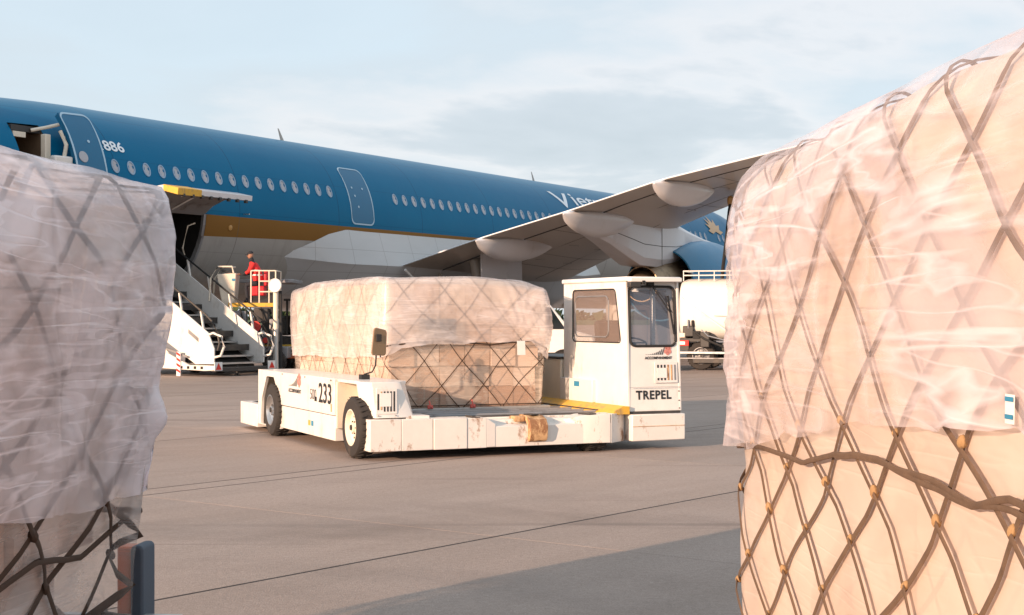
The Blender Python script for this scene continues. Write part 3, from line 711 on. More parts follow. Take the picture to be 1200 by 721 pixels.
    MB().loft([[(2.62, .05, .40), (2.62, .05, .42), (2.62, .22, .43), (2.62, .22, .40)], [(2.84, -.085, .12), (2.84, -.085, .47), (2.84, .22, .475), (2.84, .22, .12)], [(3.20, -.085, .115), (3.20, -.085, .478), (3.20, .22, .48), (3.20, .22, .115)]]).build('guide_horn', ws, fb, bevel=.004)
    MB().box((2.93, .03, .482), (.13, .20, .02), rz=.35).build('pad', 'dark_steel', fb, bevel=.004)
    MB().prism([(3.215, -.083), (3.525, .16), (3.525, .30), (3.215, .30)], 'z', .11, .476).build('beam_end', ws, t, bevel=.004)
    MB().bb(.82, 3.18, .205, .24, .44, .462).build('deck_lip', ws, t, bevel=.003)
    # cab
    X0, X1 = 3.54, 4.32; yb = 1.95
    ft = lambda z: .03 + .11 * max(0, (z - .5) / 1.7)      # raked front
    cab = MB(); cab.framepanel([(X0, .49), (X1, .49), (X1 - .0, 2.16), (X0, 2.16)], rrect(X0 + .055, X1 - .055, 1.33, 2.10, .075, 6), (0, ft(.0) - .0, 0), (1, 0, 0), (0, .0645, 1), -.035)
    cf = cab.build('cab_front', wp, t, bevel=.003)
    sp = MB(); sp.framepanel([(.06, .49), (yb, .49), (yb, 2.16), (.14, 2.16)], rquad([(.26, 1.37), (1.66, 1.37), (1.66, 2.07), (.42, 2.07)], .07), (X0 - .002, 0, 0), (0, 1, 0), (0, 0, 1), .03); sp.build('cab_side', wp, t, bevel=.003)
    sp = MB(); sp.framepanel([(.06, .49), (yb, .49), (yb, 2.16), (.14, 2.16)], rquad([(.26, 1.25), (1.66, 1.25), (1.66, 2.07), (.42, 2.07)], .07), (X1 - .028, 0, 0), (0, 1, 0), (0, 0, 1), .03); sp.build('cab_side', wp, t, bevel=.003)
    sp = MB(); sp.framepanel([(X0 + .03, .49), (X1 - .03, .49), (X1 - .03, 2.15), (X0 + .03, 2.15)], rrect(X0 + .12, X1 - .12, 1.3, 2.05, .06), (0, yb - .03, 0), (1, 0, 0), (0, 0, 1), -.03); sp.build('cab_rear', wp, t, bevel=.003)
    MB().bb(X0 + .03, X1 - .03, .1, yb - .04, .50, .54).build('cab_floor', 'dark_steel', t)
    rf = MB().bb(X0 - .025, X1 + .02, .085, yb + .03, 2.162, 2.225).build('cab_roof', wp, t, bevel=.018)
    MB().bb(X0 + .0, X1 - .02, -.0, .10, 2.155, 2.215).build('sun_visor', wp, rf, bevel=.012)
    MB().box((X0 + .07, .045, 2.12), (.16, .09, .07)).build('work_lamp', 'dark_steel', rf, bevel=.01)
    MB().box((X0 + .19, .02, 2.15), (.05, .05, .05)).build('lamp_bracket', 'black_rubber', rf, bevel=.008)
    # seals, panes
    def seal(path, r, name='window_seal', m='black_rubber', par=t): 
        return MB().tube(path + [path[0]], r, 6, cap=False).build(name, m, par)
    def fy(z): return ft(0) + .0645 * z
    wl = [(x, fy(z) - .006, z) for x, z in rrect(X0 + .055, X1 - .055, 1.33, 2.10, .075, 6)]; ws_ = seal(wl, .017)
    wl2 = rrect(X0 + .06, X1 - .06, 1.335, 2.095, .07, 6); MB().add([(x, fy(z) + .01, z) for x, z in wl2], [tuple(range(len(wl2)))]).build('windscreen', 'windscreen_glass', cf, smooth=False)
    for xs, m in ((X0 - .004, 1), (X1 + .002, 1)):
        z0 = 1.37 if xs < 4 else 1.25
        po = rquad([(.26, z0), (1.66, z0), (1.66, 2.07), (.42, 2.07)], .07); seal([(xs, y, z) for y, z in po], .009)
        MB().add([(xs + (.012 if xs < 4 else -.012), y, z) for y, z in po], [tuple(range(len(po)))]).build('side_window', 'warm_reflection_glass', t, smooth=False)
    MB().tube([(X0 + .004, y, z) for y, z in (lambda q_: q_ + [q_[0]])(rrect(.62, 1.60, 1.44, 1.98, .09, 5))], .010, 6).build('sliding_window_frame', 'grey_steel', t)
    rr_ = rrect(X0 + .12, X1 - .12, 1.3, 2.05, .06); MB().add([(x, yb - .03, z) for x, z in rr_], [tuple(range(len(rr_)))]).build('rear_window', 'cab_glass', t, smooth=False)
    MB().add([(X0 + .10, fy(2.03) - .0, 2.03), (X0 + .20, fy(2.03) - .0, 2.03), (X0 + .20, fy(2.07) - .0, 2.07), (X0 + .10, fy(2.07) - .0, 2.07)], [(0, 1, 2, 3)]).build('sticker', 'paper', cf, smooth=False)
    # wiper
    wpz = MB(); wpz.tube([(X0 + .36, fy(2.13) - .03, 2.13), (X0 + .50, fy(1.95) - .045, 1.95), (X0 + .66, fy(1.74) - .03, 1.74)], .009, 6); wpz.tube([(X0 + .39, fy(2.13) - .03, 2.12), (X0 + .53, fy(1.95) - .045, 1.96), (X0 + .68, fy(1.75) - .03, 1.76)], .005, 6)
    wpz.bar((X0 + .62, fy(1.98) - .02, 1.98), (X0 + .70, fy(1.48) - .02, 1.48), .014, .022); wpz.box((X0 + .36, fy(2.13) - .03, 2.14), (.09, .05, .05)); wpz.build('wiper', 'black_rubber', t)
    # interior
    MB().bb(X0 + .48, X0 + .53, .30, .36, .54, 2.14).build('cab_pillar', 'bright_steel', t, bevel=.006)
    MB().bb(X0 + .06, X1 - .06, .14, .36, .54, 1.30).build('dashboard', 'grey_steel', t, bevel=.03)
    sw = MB(); sw.tube([(X0 + .30 + .17 * math.cos(a), .46 + .15 * math.sin(a) * .9, 1.37 + .06 * math.sin(a)) for a in [2 * math.pi * k / 24 for k in range(25)]], .013, 6); sw.bar((X0 + .13, .46, 1.365), (X0 + .47, .46, 1.365), .02); sw.bar((X0 + .30, .46, 1.36), (X0 + .30, .34, 1.22), .03); sw.build('steering_wheel', 'black_rubber', t)
    st = MB().bb(X0 + .16, X0 + .62, .80, 1.25, .90, 1.02).build('seat', 'seat_cloth', t, bevel=.04); MB().box((X0 + .39, 1.30, 1.35), (.44, .11, .62), rx=R(-8)).build('backrest', 'seat_cloth', st, bevel=.04)
    MB().bb(X0 + .2, X0 + .58, .85, 1.2, .54, .90).build('seat_base', 'grey_steel', st)
    # front of cab: step bumper, grille, lettering
    bp = MB().bb(X0 + .005, X1 + .006, -.03, .20, .115, .455).build('front_bumper', ws, t, bevel=.012)
    MB().bb(X0 + .012, X1 - .0, -.037, -.028, .30, .306).build('seam', 'rusty_paint', bp)
    MB().bb(X0 + .02, X1 - .02, .05, 1.9, .456, .49).build('sill', 'dark_steel', t)
    gx = X0 + .42; gq = MB().box((gx + .14, fy(.98) - .014, .985), (.34, .012, .27), rx=-.064).build('grille_plate', wp, cf, bevel=.003)
    for k in range(6): MB().box((gx + .02 + k * .05, fy(.98) - .0215, .985), (.022, .006, .20), rx=-.064).build('grille_slot', 'bay_dark' if k < 3 else ('rusty_paint' if k < 5 else 'grey_steel'), gq)
    MB().box((gx + .075, fy(.98) - .027, .98), (.14, .004, .13), rx=-.064).build('sticker', 'paper', gq)
    put_text('lettering', 'TREPEL', .155, 'black_print', cf, (X0 + .115, fy(.66) - .002, .645), (1, 0, 0), (0, .0645, 1), bold=.005, sx=.95, spacing=1.12)
    logo((X0 + .26, fy(1.12) - .002, 1.135), (1, 0, 0), (0, .0645, 1), .40, cf)
    MB().bb(X0 + .01, X1 - .01, -.004 + .05, .052, .798, .802).build('seam', 'grey_steel', cf)
    for zz in (.52, .62, .74): MB().lathe([(0, .008), (.01, .008), (.011, .001)], (X1 - .03, fy(zz) - .0, zz), (0, -1, 0), 8).build('bolt', 'dark_steel', cf)
    # ledge, kerb strip, rear cabinet
    lg = MB().bb(X0 - .055, X0 + .0, .98, 1.97, .56, .865).build('side_ledge', wp, t, bevel=.008); MB().bb(X0 - .058, X0 - .055, 1.36, 1.52, .76, .83).build('sticker', 'blue_print', lg)
    MB().prism([(3.30, .458), (X0 - .002, .458), (X0 - .002, .56), (3.46, .56), (3.34, .50)], 'y', .02, 2.75).build('yellow_kerb', 'yellow_paint', t, bevel=.006)
    MB().prism([(3.29, .462), (3.33, .51), (3.45, .565), (3.45, .56)], 'y', .02, .2).build('kerb_plate', 'yellow_paint', t)
    rc = MB().bb(3.52, 4.28, 2.02, 3.55, .50, 1.12).build('rear_cabinet', 'cream_paint', t, bevel=.02); MB().bb(3.50, 4.30, 2.0, 3.57, 1.122, 1.15).build('lid', 'dark_steel', rc, bevel=.006)
    MB().bb(3.56, 4.30, 1.96, 6.05, .14, .455).build('right_skirt', wp, t, bevel=.01)
    MB().bb(3.45, 3.56, 3.6, 6.05, .40, .75).build('right_guide', ws, t, bevel=.01)
    # mirror on a bent arm
    ma = MB(); ma.tube([(.30, 1.00, .93), (.30, .98, .99), (.37, .90, 1.02), (.40, .86, 1.10), (.42, .86, 1.42)], .011, 7); ma.box((.30, 1.0, .95), (.11, .11, .07)); ma.tube([(.42, .86, 1.42), (.44, .84, 1.30), (.455, .83, 1.20)], .008, 6); mo = ma.build('mirror_arm', 'black_rubber', t)
    mh = MB(); mr = rquad([(-.105, -.17), (.125, -.18), (.14, .14), (-.06, .18)], .045); c0 = Vector((.41, .80, 1.40)); a = R(18)
    for off, m_i in ((0, 0),):
        vs = []; n = len(mr)
        for d, sc in ((-.016, .94), (-.004, 1.0), (.012, 1.0), (.02, .95)):
            vs.append([(c0.x + (x * sc) * math.cos(a), c0.y + x * sc * math.sin(a) + d, c0.z + z * sc) for x, z in mr])
        mh.loft(vs)
    mhe = mh.build('mirror_head', 'mirror_back', mo); MB().box((c0.x + .0, c0.y - .03, c0.z + .045), (.07, .035, .09)).build('mirror_clamp', 'black_rubber', mo, bevel=.006)
    return t
plain('mirror_back', (.30, .19, .10), .25, coat=.6)
transporter()
MLx = .72 + 1.15; MLy = 1.42 + 2.2
SM = Load(2.3, 4.4, 1.70, r=.05, rt=.07, slump=((-1.15, 2.2, .10, .8), (1.15, -2.2, .13, .55), (1.15, 2.2, .12, .7), (-1.15, -2.2, .03, .3)), prof=((0, -.05), (.5, -.03), (.8, .0), (1.1, .03), (1.7, .0)), bulge=.02, seed=21)
cM = SM.P - SM.r * .8   # front-left corner; -y face (front) lies before it, -x face starts at p=0
fw = 2.3
MM = make_load('long cream pallet load on the transporter, boxes showing through film and dark netting', 'cargo pallet', vw(MLx, MLy, .512), VTH, SM,
          hem=((0, .68), (SM.l * .5, .62), (SM.l, .62), (SM.l + 2, .7), (SM.c[2] - .2, .7), (SM.c[2] + .1, .66), (SM.c[2] + .35, .92), (SM.c[2] + .9, .86), (SM.c[2] + 1.6, .84), (SM.P - .25, .80), (SM.P, .68)),
          cover='cover_film_truck', wrap='inner_wrap_truck', carton='carton_mixed', netmat='strap_dark', seed=21,
          anchors=((SM.c[2] + .45, .95, .75, .03, 12), (SM.c[2] + 1.7, 1.15, .45, .02, 10)), wr=.009, film_off=.020, ang=60, strapw=.0060, cell=(.55, .62), knots=False, brown_rows=1, du=.035, carton_size=(.34, .5, .28), carton_in=.05, strap_jit=.05,
          rope=[((SM.c[2] - .1, SM.P + .3), ((SM.c[2] - .1, .70), (SM.c[2] + .3, .92), (SM.c[2] + .9, .83), (SM.c[2] + 1.6, .88), (SM.P - .1, .84), (SM.P + .3, .72)), .012, 'strap_dark')], flares=((SM.c[2], 1.15, .3, .35, .05),))
b = MB().add([(-.06, 0, -.09), (.05, 0, -.10), (.06, 0, .08), (-.05, 0, .09)], [(0, 1, 2, 3)]); tgm = MB(); tgm.box((0, 0, 0), (.12, .004, .19)); tgo = tgm.build('shipping_tag', 'paper', MM); tgo.location = (1.15 - .42, -2.2 - .10, .78); tgo.rotation_euler = (R(-4), 0, R(3))
for xx in (-.55, .05):
    hk = MB(); hk.tube([(xx, -2.22, .10), (xx, -2.26, .03), (xx + .03, -2.28, .0)], .012, 6); hk.box((xx, -2.255, .02), (.07, .03, .05)); hk.build('tie_down_hook', 'red_print', MM, bevel=.004)
bl = MB(); bl.box((0, 0, 0), (.52, .02, .26)); bo = bl.build('documents_sheet', 'slate_rubber', MM, bevel=.01); bo.location = (-.42, -2.195, 1.04)

# ------------------------------------------------------------------ airliner (local x to the nose, -y starboard, z up)
AO = Vector((-14.3, 45.9, 0)); AROT = math.atan2(.864, .504)
def airliner():
    t = thing('airliner', 'large blue wide-body airliner with gold stripe and pale belly, wing reaching over the apron', 'aeroplane', AO, AROT)
    SA, SB = -3.42, -2.34
    def sec(s):
        if s < 0:
            u = min(1, -s / 19.0); return 3.05 * (1 - .86 * u ** 1.6), 5.2 + 1.8 * u ** 2.2
        if s > 48.5:
            v = min(1, (s - 48.5) / 7.6); return 3.05 * max(0.0, 1 - v ** 2.3) ** .5 + .01, 5.2 - .95 * v ** 1.8
        return 3.05, 5.2
    def H(s, phi, off=0.0):
        r, zc_ = sec(s); return (s, -(r + off) * math.sin(phi), zc_ + (r + off) * math.cos(phi))
    def phi_z(z, s=10): r, zc_ = sec(s); return math.acos(max(-1, min(1, (z - zc_) / r)))
    ph_c0, ph_c1 = phi_z(5.0), phi_z(3.05); ph_d0, ph_d1 = phi_z(7.18, -3), phi_z(5.15, -3)
    s_list = sorted(set([-19, -17, -15, -13, -11, -9, -7, -6, -5, -4.4, SA, SB, -2, -1, 0, .95, 3.82] + [5 + 1.0 * k for k in range(44)] + [48.5 + .38 * k for k in range(21)]))
    phis = sorted(set([2 * math.pi * k / 72 for k in range(72)] + [ph_c0, ph_c1, ph_d0, ph_d1]))
    b = MB(); n = len(phis); vs = [H(s, p) for s in s_list for p in phis]; fs = []
    for i in range(len(s_list) - 1):
        sm = (s_list[i] + s_list[i + 1]) / 2
        for k in range(n):
            pm = (phis[k] + (phis[(k + 1) % n] if k < n - 1 else 2 * math.pi)) / 2
            if .95 < sm < 3.82 and ph_c0 < pm < ph_c1: continue
            if SA < sm < SB and ph_d0 < pm < ph_d1: continue
            fs.append((i * n + k, i * n + (k + 1) % n, (i + 1) * n + (k + 1) % n, (i + 1) * n + k))
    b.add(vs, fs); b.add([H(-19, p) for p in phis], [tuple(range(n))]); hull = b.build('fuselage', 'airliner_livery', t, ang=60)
    # patches and lines on the hull
    def patch(name, s0, s1, z0, z1, off, mat, parent, ns=8, nz_=8, th=.0, se=-3):
        p0, p1 = phi_z(z1, se), phi_z(z0, se); b = MB()
        vs = [H(s0 + (s1 - s0) * i / ns, p0 + (p1 - p0) * k / nz_, off) for i in range(ns + 1) for k in range(nz_ + 1)]; m = nz_ + 1
        fs = [(i * m + k, (i + 1) * m + k, (i + 1) * m + k + 1, i * m + k + 1) for i in range(ns) for k in range(nz_)]
        if th:
            N = len(vs); vs += [H(s0 + (s1 - s0) * i / ns, p0 + (p1 - p0) * k / nz_, off - th) for i in range(ns + 1) for k in range(m)]
            fs += [tuple(N + j for j in f[::-1]) for f in fs]
            for i in range(ns): fs += [(i * m, N + i * m, N + (i + 1) * m, (i + 1) * m), (i * m + nz_, (i + 1) * m + nz_, N + (i + 1) * m + nz_, N + i * m + nz_)]
            for k in range(nz_): fs += [(k, k + 1, N + k + 1, N + k), (ns * m + k, N + ns * m + k, N + ns * m + k + 1, ns * m + k + 1)]
        return b.add(vs, fs).build(name, mat, parent)
    def outline(name, s0, s1, z0, z1, off, mat, parent, w=.05, r=.2, se=-3):
        p0, p1 = phi_z(z1, se), phi_z(z0, se); rr = 3.05
        lo = rrect(s0, s1, p0 * rr, p1 * rr, r, 6); pts = []
        for i in range(len(lo)):
            a = Vector(lo[i]); c = Vector(lo[(i + 1) % len(lo)]); m = max(1, int((c - a).length / .25))
            pts += [tuple(a.lerp(c, j / m)) for j in range(m)]
        cs = ((s0 + s1) / 2, (p0 + p1) / 2 * rr); b = MB(); N = len(pts); vs = []
        for (s, a) in pts:
            d = Vector((s - cs[0], a - cs[1])).normalized()
            for o_, k in ((off, -w / 2), (off + .012, -w / 2), (off + .012, w / 2), (off, w / 2)): vs.append(H(s + d.x * k, (a + d.y * k) / rr, o_))
        fs = [(4 * i + k, 4 * i + (k + 1) % 4, 4 * ((i + 1) % N) + (k + 1) % 4, 4 * ((i + 1) % N) + k) for i in range(N) for k in range(4)]
        return b.add(vs, fs).build(name, mat, parent)
    # cabin windows
    zc_w = 6.2; ph = phi_z(zc_w)
    wb = MB(); rb = []
    for rx_, rz_, o_ in ((.155, .225, -.004), (.155, .225, .014), (.118, .185, .014), (.112, .178, -.012)): rb.append([(rx_ * math.cos(2 * math.pi * k / 18), rz_ * math.sin(2 * math.pi * k / 18), o_) for k in range(18)])
    wb.loft(rb, cap=False); wm = wb.mesh('cabin_window', 'window_trim')
    pb = MB().add([(.116 * math.cos(2 * math.pi * k / 18), .182 * math.sin(2 * math.pi * k / 18), -.004) for k in range(18)], [tuple(range(18))])
    pb.add([(.07 * math.cos(2 * math.pi * k / 12) - .01, .11 * math.sin(2 * math.pi * k / 12), -.001) for k in range(12)], [tuple(range(12))])
    pm = pb.mesh('pane', 'window_shade', smooth=False)
    rotw = Matrix(((1, 0, 0), (0, -math.cos(ph) * -1, -math.sin(ph)), (0, math.sin(ph), math.cos(ph)))).to_euler()
    nvec = Vector((0, -math.sin(ph), math.cos(ph))); upv = Vector((0, math.cos(ph), math.sin(ph)))
    rm_ = Matrix((Vector((1, 0, 0)), upv, nvec)).transposed(); rot = rm_.to_euler()
    spos = [k * .6525 for k in range(17)] + [14.55 + k * .65 for k in range(20)] + [29.2 + k * .65 for k in range(31)]
    for s in spos:
        if 27.4 < s < 29: continue
        if s > 48.3 or 44.9 < s < 46.2: continue
        w_ = link('cabin_window', wm, hull, H(s, ph, .002), rot); link('pane', pm, w_)
    # doors
    d3 = patch('rear_wing_door', 11.62, 12.92, 5.16, 7.15, .012, 'blue_panel', t, se=10); outline('door_outline', 11.58, 12.96, 5.12, 7.19, .004, 'light_blue_trim', d3, .055, .22, se=10)
    for ds, dz in ((.30, 6.45), (.95, 6.45), (.45, 5.75), (.35, 6.15)):
        p = phi_z(dz); MB().lathe([(0, .045), (.01, .045), (.011, .001)], H(11.6 + ds, p, .013), Vector((0, -math.sin(p), math.cos(p))), 10).build('latch', 'light_blue_trim', d3)
    # rear passenger doorway, open, with the door swung forward
    iv = MB()
    s0, s1 = SA - .01, SB + .01
    for ss in (s0, s1):
        cv = [H(ss, ph_d0 + (ph_d1 - ph_d0) * k / 8, -.03) for k in range(9)] + [(ss, -.8, 5.1), (ss, -.8, 7.15)]; iv.add(cv, [tuple(range(len(cv)))])
    iv.add([(s0, -2.2, 7.14), (s1, -2.2, 7.14), (s1, -.8, 7.14), (s0, -.8, 7.14), (s0, -2.95, 5.12), (s1, -2.95, 5.12), (s1, -.8, 5.12), (s0, -.8, 5.12)], [(0, 1, 2, 3), (4, 5, 6, 7), (3, 2, 6, 7)])
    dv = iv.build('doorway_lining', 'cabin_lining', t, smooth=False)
    MB().bb(SA + .02, SB - .02, -2.30, -2.0, 6.95, 7.12).build('doorway_header', 'dark_steel', dv); MB().bb(SA + .05, SA + .5, -2.35, -2.25, 6.78, 6.93).build('ceiling_panel', 'cream_paint', dv)
    MB().tube([H(SA + .7, phi_z(7.0, -3), .0), H(SB, phi_z(6.98, -3), .2), H(-1.9, phi_z(6.95, -3), .5)], .05, 8).build('door_arm', 'cream_paint', dv)
    MB().bb(SB - .22, SB - .02, -2.75, -2.55, 5.3, 6.9).build('door_frame_post', 'cream_paint', dv, bevel=.02)
    od = patch('open_door', -2.08, -1.02, 5.16, 7.18, .62, 'blue_panel', t, th=.16, se=-1); outline('door_outline', -2.08, -1.02, 5.16, 7.18, .618, 'light_blue_trim', od, .06, .2, se=-1)
    p = phi_z(6.1, -1); MB().lathe([(0, .17), (.012, .17), (.014, .15), (.015, .001)], H(-1.80, p, .621), Vector((0, -math.sin(p), math.cos(p))), 18).build('door_viewport', 'window_shade', od)
    p = phi_z(6.5, -1); MB().lathe([(0, .05), (.012, .05), (.014, .001)], H(-1.45, p, .621), Vector((0, -math.sin(p), math.cos(p))), 10).build('door_handle', 'light_blue_trim', od)
    bz = MB().box((-2.42, -3.22, 5.78), (.62, .26, .95), rz=-.1, rx=.05).build('slide_bustle', 'white_paint', t, bevel=.05); MB().box((-2.42, -3.36, 5.98), (.10, .01, .26), rz=-.1).build('sticker', 'grey_steel', bz)
    MB().tube([(-2.2, -3.1, 6.2), (-2.16, -3.15, 6.6), (-2.2, -2.95, 7.0)], .06, 8).build('hinge_arm', 'cream_paint', od)
    # lettering wrapped on the hull
    def hull_text(name, me, s0, z0, mat, off=.012, se=10):
        bm = bmesh.new(); bm.from_mesh(me); bmesh.ops.triangulate(bm, faces=bm.faces)
        for _ in range(2): bmesh.ops.subdivide_edges(bm, edges=[e_ for e_ in bm.edges if e_.calc_length() > .22], cuts=1, use_grid_fill=False); bmesh.ops.triangulate(bm, faces=bm.faces)
        pz = phi_z(z0, se)
        for v in bm.verts: v.co = Vector(H(s0 + v.co.x, pz - v.co.y / 3.05, off))
        bm.to_mesh(me); bm.free(); me.materials.append(M[mat]); o = bpy.data.objects.new(name, me); COL.objects.link(o); o.parent = hull; return o
    hull_text('registration', text_mesh('886', .50, .012, 1.12), -.22, 6.66, 'title_white', se=-1, off=.02); hull_text('registration', text_mesh('VN-A', .50, .012, 1.12), -1.62, 6.66, 'title_white', se=-1, off=.02)
    hull_text('title', text_mesh('V', 1.40, .010, 2.0), 28.2, 6.82, 'title_white', off=.02)
    tm_ = text_mesh('ietnam Airlines', 1.22, .012, 1.0); wd_ = max(v.co.x for v in tm_.vertices); k_ = 13.5 / wd_
    for v in tm_.vertices: v.co.x *= k_
    hull_text('title', tm_, 30.1, 7.0, 'title_white', off=.02)
    # flower emblem near the nose, petals only suggested
    me = bpy.data.meshes.new('emblem'); vs = []; fs = []
    for k in range(7):
        a = R(90 + (k - 3) * 30); L_ = 1.15 - .09 * abs(k - 3); c = Vector((0, 0)); d = Vector((math.cos(a), math.sin(a))); q_ = Vector((-d.y, d.x)); o0 = len(vs)
        pr_ = [c, c + d * L_ * .5 + q_ * .17, c + d * L_, c + d * L_ * .5 - q_ * .17]; vs += [(v.x * 1.2, v.y, 0) for v in pr_]; fs.append((o0, o0 + 1, o0 + 2, o0 + 3))
    me.from_pydata(vs, [], fs); hull_text('emblem', me, 46.6, 6.55, 'gold_paint', off=.035, se=43)
    # blade aerials
    for s in (11.4, 30.5):
        a_ = MB(); a_.loft([[(s + x, y, 8.22) for x, y in ((-.12, 0), (0, .02), (.13, 0), (0, -.02))], [(s - .28 + x, y, 8.72) for x, y in ((-.03, 0), (0, .01), (.04, 0), (0, -.01))]]); a_.build('blade_aerial', 'wing_paint', t)
    MB().tube([H(5.6, phi_z(5.1), .02), H(5.6, phi_z(5.1), .25)], .02, 6).build('drain_mast', 'bright_steel', t)
    l_ = MB().lathe([(0, .09), (.02, .09), (.03, .06), (.031, .001)], H(5.0, phi_z(4.62), .0), Vector((0, -1, -.2)), 14).build('vent_port', 'gold_paint', t)
    # aft cargo opening and its raised door
    iv = MB(); s0, s1 = .90, 3.90; y1 = -2.05
    for ss in (s0, s1):
        cv = [H(ss, ph_c0 - .02 + (ph_c1 + .04 - ph_c0) * k / 8, -.03) for k in range(9)] + [(ss, .6, 3.0), (ss, .6, 5.05)]; iv.add(cv, [tuple(range(len(cv)))])
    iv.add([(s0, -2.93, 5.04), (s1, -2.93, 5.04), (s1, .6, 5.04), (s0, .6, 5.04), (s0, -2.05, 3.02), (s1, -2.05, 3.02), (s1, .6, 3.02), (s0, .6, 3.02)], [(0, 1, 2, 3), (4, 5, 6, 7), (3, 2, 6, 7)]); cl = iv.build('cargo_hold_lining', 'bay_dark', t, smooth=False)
    fr = MB(); 
    for k in range(7):
        pa = ph_c0 + (ph_c1 - ph_c0) * k / 6; pb_ = ph_c0 + (ph_c1 - ph_c0) * (k + 1) / 6
        if k < 6: fr.bar(H(3.78, pa, -.06), H(3.78, pb_, -.06), .10, .14)
    fr.build('door_frame', 'grey_steel', cl); MB().tube([(3.55, -2.8, 4.7), (3.3, -2.72, 4.6), (3.25, -2.55, 3.9), (3.5, -2.4, 3.7)], .025, 6).build('hose_loop', 'cream_paint', cl)
    prof = [(2.97, 5.05), (3.35, 5.32), (3.85, 5.50), (4.35, 5.55), (4.95, 5.42)]; cd = MB()
    rings = []
    for s in (.45, 3.80):
        rings.append([(s, -tt, z + .07) for tt, z in prof] + [(s, -tt + .02, z - .09) for tt, z in prof[::-1]])
    cd.loft(rings); cdo = cd.build('cargo_door', 'fairing_paint', t, bevel=.01)
    ub = MB()
    for k in range(4): (t0, z0), (t1, z1) = prof[k], prof[k + 1]; ub.add([(.50, -t0, z0 - .10), (3.75, -t0, z0 - .10), (3.75, -t1, z1 - .10), (.50, -t1, z1 - .10)], [(0, 1, 2, 3)])
    ub.build('door_inner_skin', 'stair_grey', cdo)
    for k in range(8): MB().box((.7 + k * .40, -4.93, 5.30), (.09, .10, .10)).build('latch', 'dark_steel', cdo, bevel=.01)
    ye = MB(); ye.loft([[(s, -tt, z + o_) for tt, z, o_ in ((4.4, 5.55, .08), (4.99, 5.44, .06), (4.97, 5.30, 0), (4.4, 5.44, 0))] for s in (.42, 1.45)]); ye.build('door_edge', 'yellow_paint', cdo, bevel=.01)
    MB().tube([H(2.2, phi_z(5.05), .05), (2.4, -3.9, 5.45)], .035, 6).build('actuator', 'bright_steel', cdo)
    # belly fairing
    shell = [(2.93, 4.95), (3.12, 4.35), (3.36, 3.62), (3.30, 3.35), (2.95, 2.75), (2.3, 2.2), (1.2, 1.95), (0, 1.9)]
    rings = []
    for s in [7.9, 8.6, 9.4, 10.2, 11.2, 12.4, 14, 18, 22, 26, 28, 29.5, 31, 32.5]:
        gx = max(0.0, min(1, (s - 7.9) / 5)) if s < 20 else max(0.0, min(1, (32.5 - s) / 5)); gg = gx * gx * (3 - 2 * gx); half = []
        for tt, z in shell:
            zz = max(z, 2.16); te = math.sqrt(max(0, 3.05 ** 2 - (zz - 5.2) ** 2)) - .06
            if tt == 0: te = 0
            zmid = 3.8; lens = min(1.0, gx * 1.6); zc2 = zmid + (z - zmid) * (lens if z > 3.4 else 1)
            te2 = math.sqrt(max(0, 3.05 ** 2 - (max(zc2, 2.16) - 5.2) ** 2)) - .06 if tt else 0
            wgt = gg if z < 3.5 else min(1, gx * 1.3)
            half.append((te2 + (tt - te2) * wgt + (.07 * min(1, gx * 4) if z > 3.5 else 0), max(zc2, 2.16) + (zc2 - max(zc2, 2.16)) * gg))
        rings.append([(s, -a, z) for a, z in half] + [(s, a, z) for a, z in half[-2::-1]])
    MB().loft(rings, cap=False, closed=False).build('belly_fairing', 'belly_fairing_paint', t, ang=28)
    # wing
    def te(tt): return (14.45 - (tt - 2.5) * .155) if tt < 11.2 else 13.1 - (tt - 11.2) * .40
    def le(tt): return 31.0 - .70 * tt
    zk = [(2.5, 3.42), (3.5, 3.67), (7.2, 4.55), (11.2, 5.37), (15.4, 6.1), (19.4, 6.53), (26, 7.2), (32, 8.0)]
    def zte(tt): return float(np.interp(tt, [a for a, _ in zk], [b_ for _, b_ in zk]))
    def foil(tt, c0, c1, n_=14, low=True):
        """closed section between chord fractions c0 (towards LE) .. c1 (TE)"""
        C = le(tt) - te(tt); zl = zte(tt) + .30; T = .125 if tt < 12 else .10
        def zz(c, sgn):
            th = T * C * 5 * (.2969 * math.sqrt(c) - .126 * c - .3516 * c * c + .2843 * c ** 3 - .1015 * c ** 4) * .85
            base = zl + (zte(tt) - zl) * c; cam_ = .012 * C * math.sin(math.pi * c)
            if sgn < 0: th *= 1.0 - .35 * c
            return base + cam_ + sgn * max(th, .012)
        cs = [c0 + (c1 - c0) * (k / n_) for k in range(n_ + 1)]
        if c0 == 0: cs = [c1 * (k / n_) ** 1.6 for k in range(n_ + 1)]
        return [(le(tt) - c * C, -tt, zz(c, -1)) for c in cs] + [(le(tt) - c * C, -tt, zz(c, 1)) for c in cs[::-1]]
    ts = [2.4, 3.5, 5, 6.5, 8, 9.5, 11.2, 13, 15.4, 17.5, 19.4, 22, 26, 30, 32]
    wing = MB().loft([foil(a, 0, .795) for a in ts]).build('wing', 'wing_paint', t, ang=50)
    for a0, a1, nm in ((2.6, 7.1, 'inboard_flap'), (7.3, 11.1, 'middle_flap'), (11.3, 15.3, 'outboard_flap'), (15.5, 22, 'outboard_flap'), (22.1, 31, 'aileron')):
        tt = [a0 + (a1 - a0) * k / 3 for k in range(4)]; MB().loft([foil(a, .812, 1.0, 6) for a in tt]).build(nm, 'wing_paint', t, ang=50)
    te_b = MB(); te_b.tube([(te(a) - .01, -a, zte(a) + .012) for a in np.linspace(2.7, 31, 40)], .022, 5); te_b.build('trailing_edge_strip', 'title_white', t)
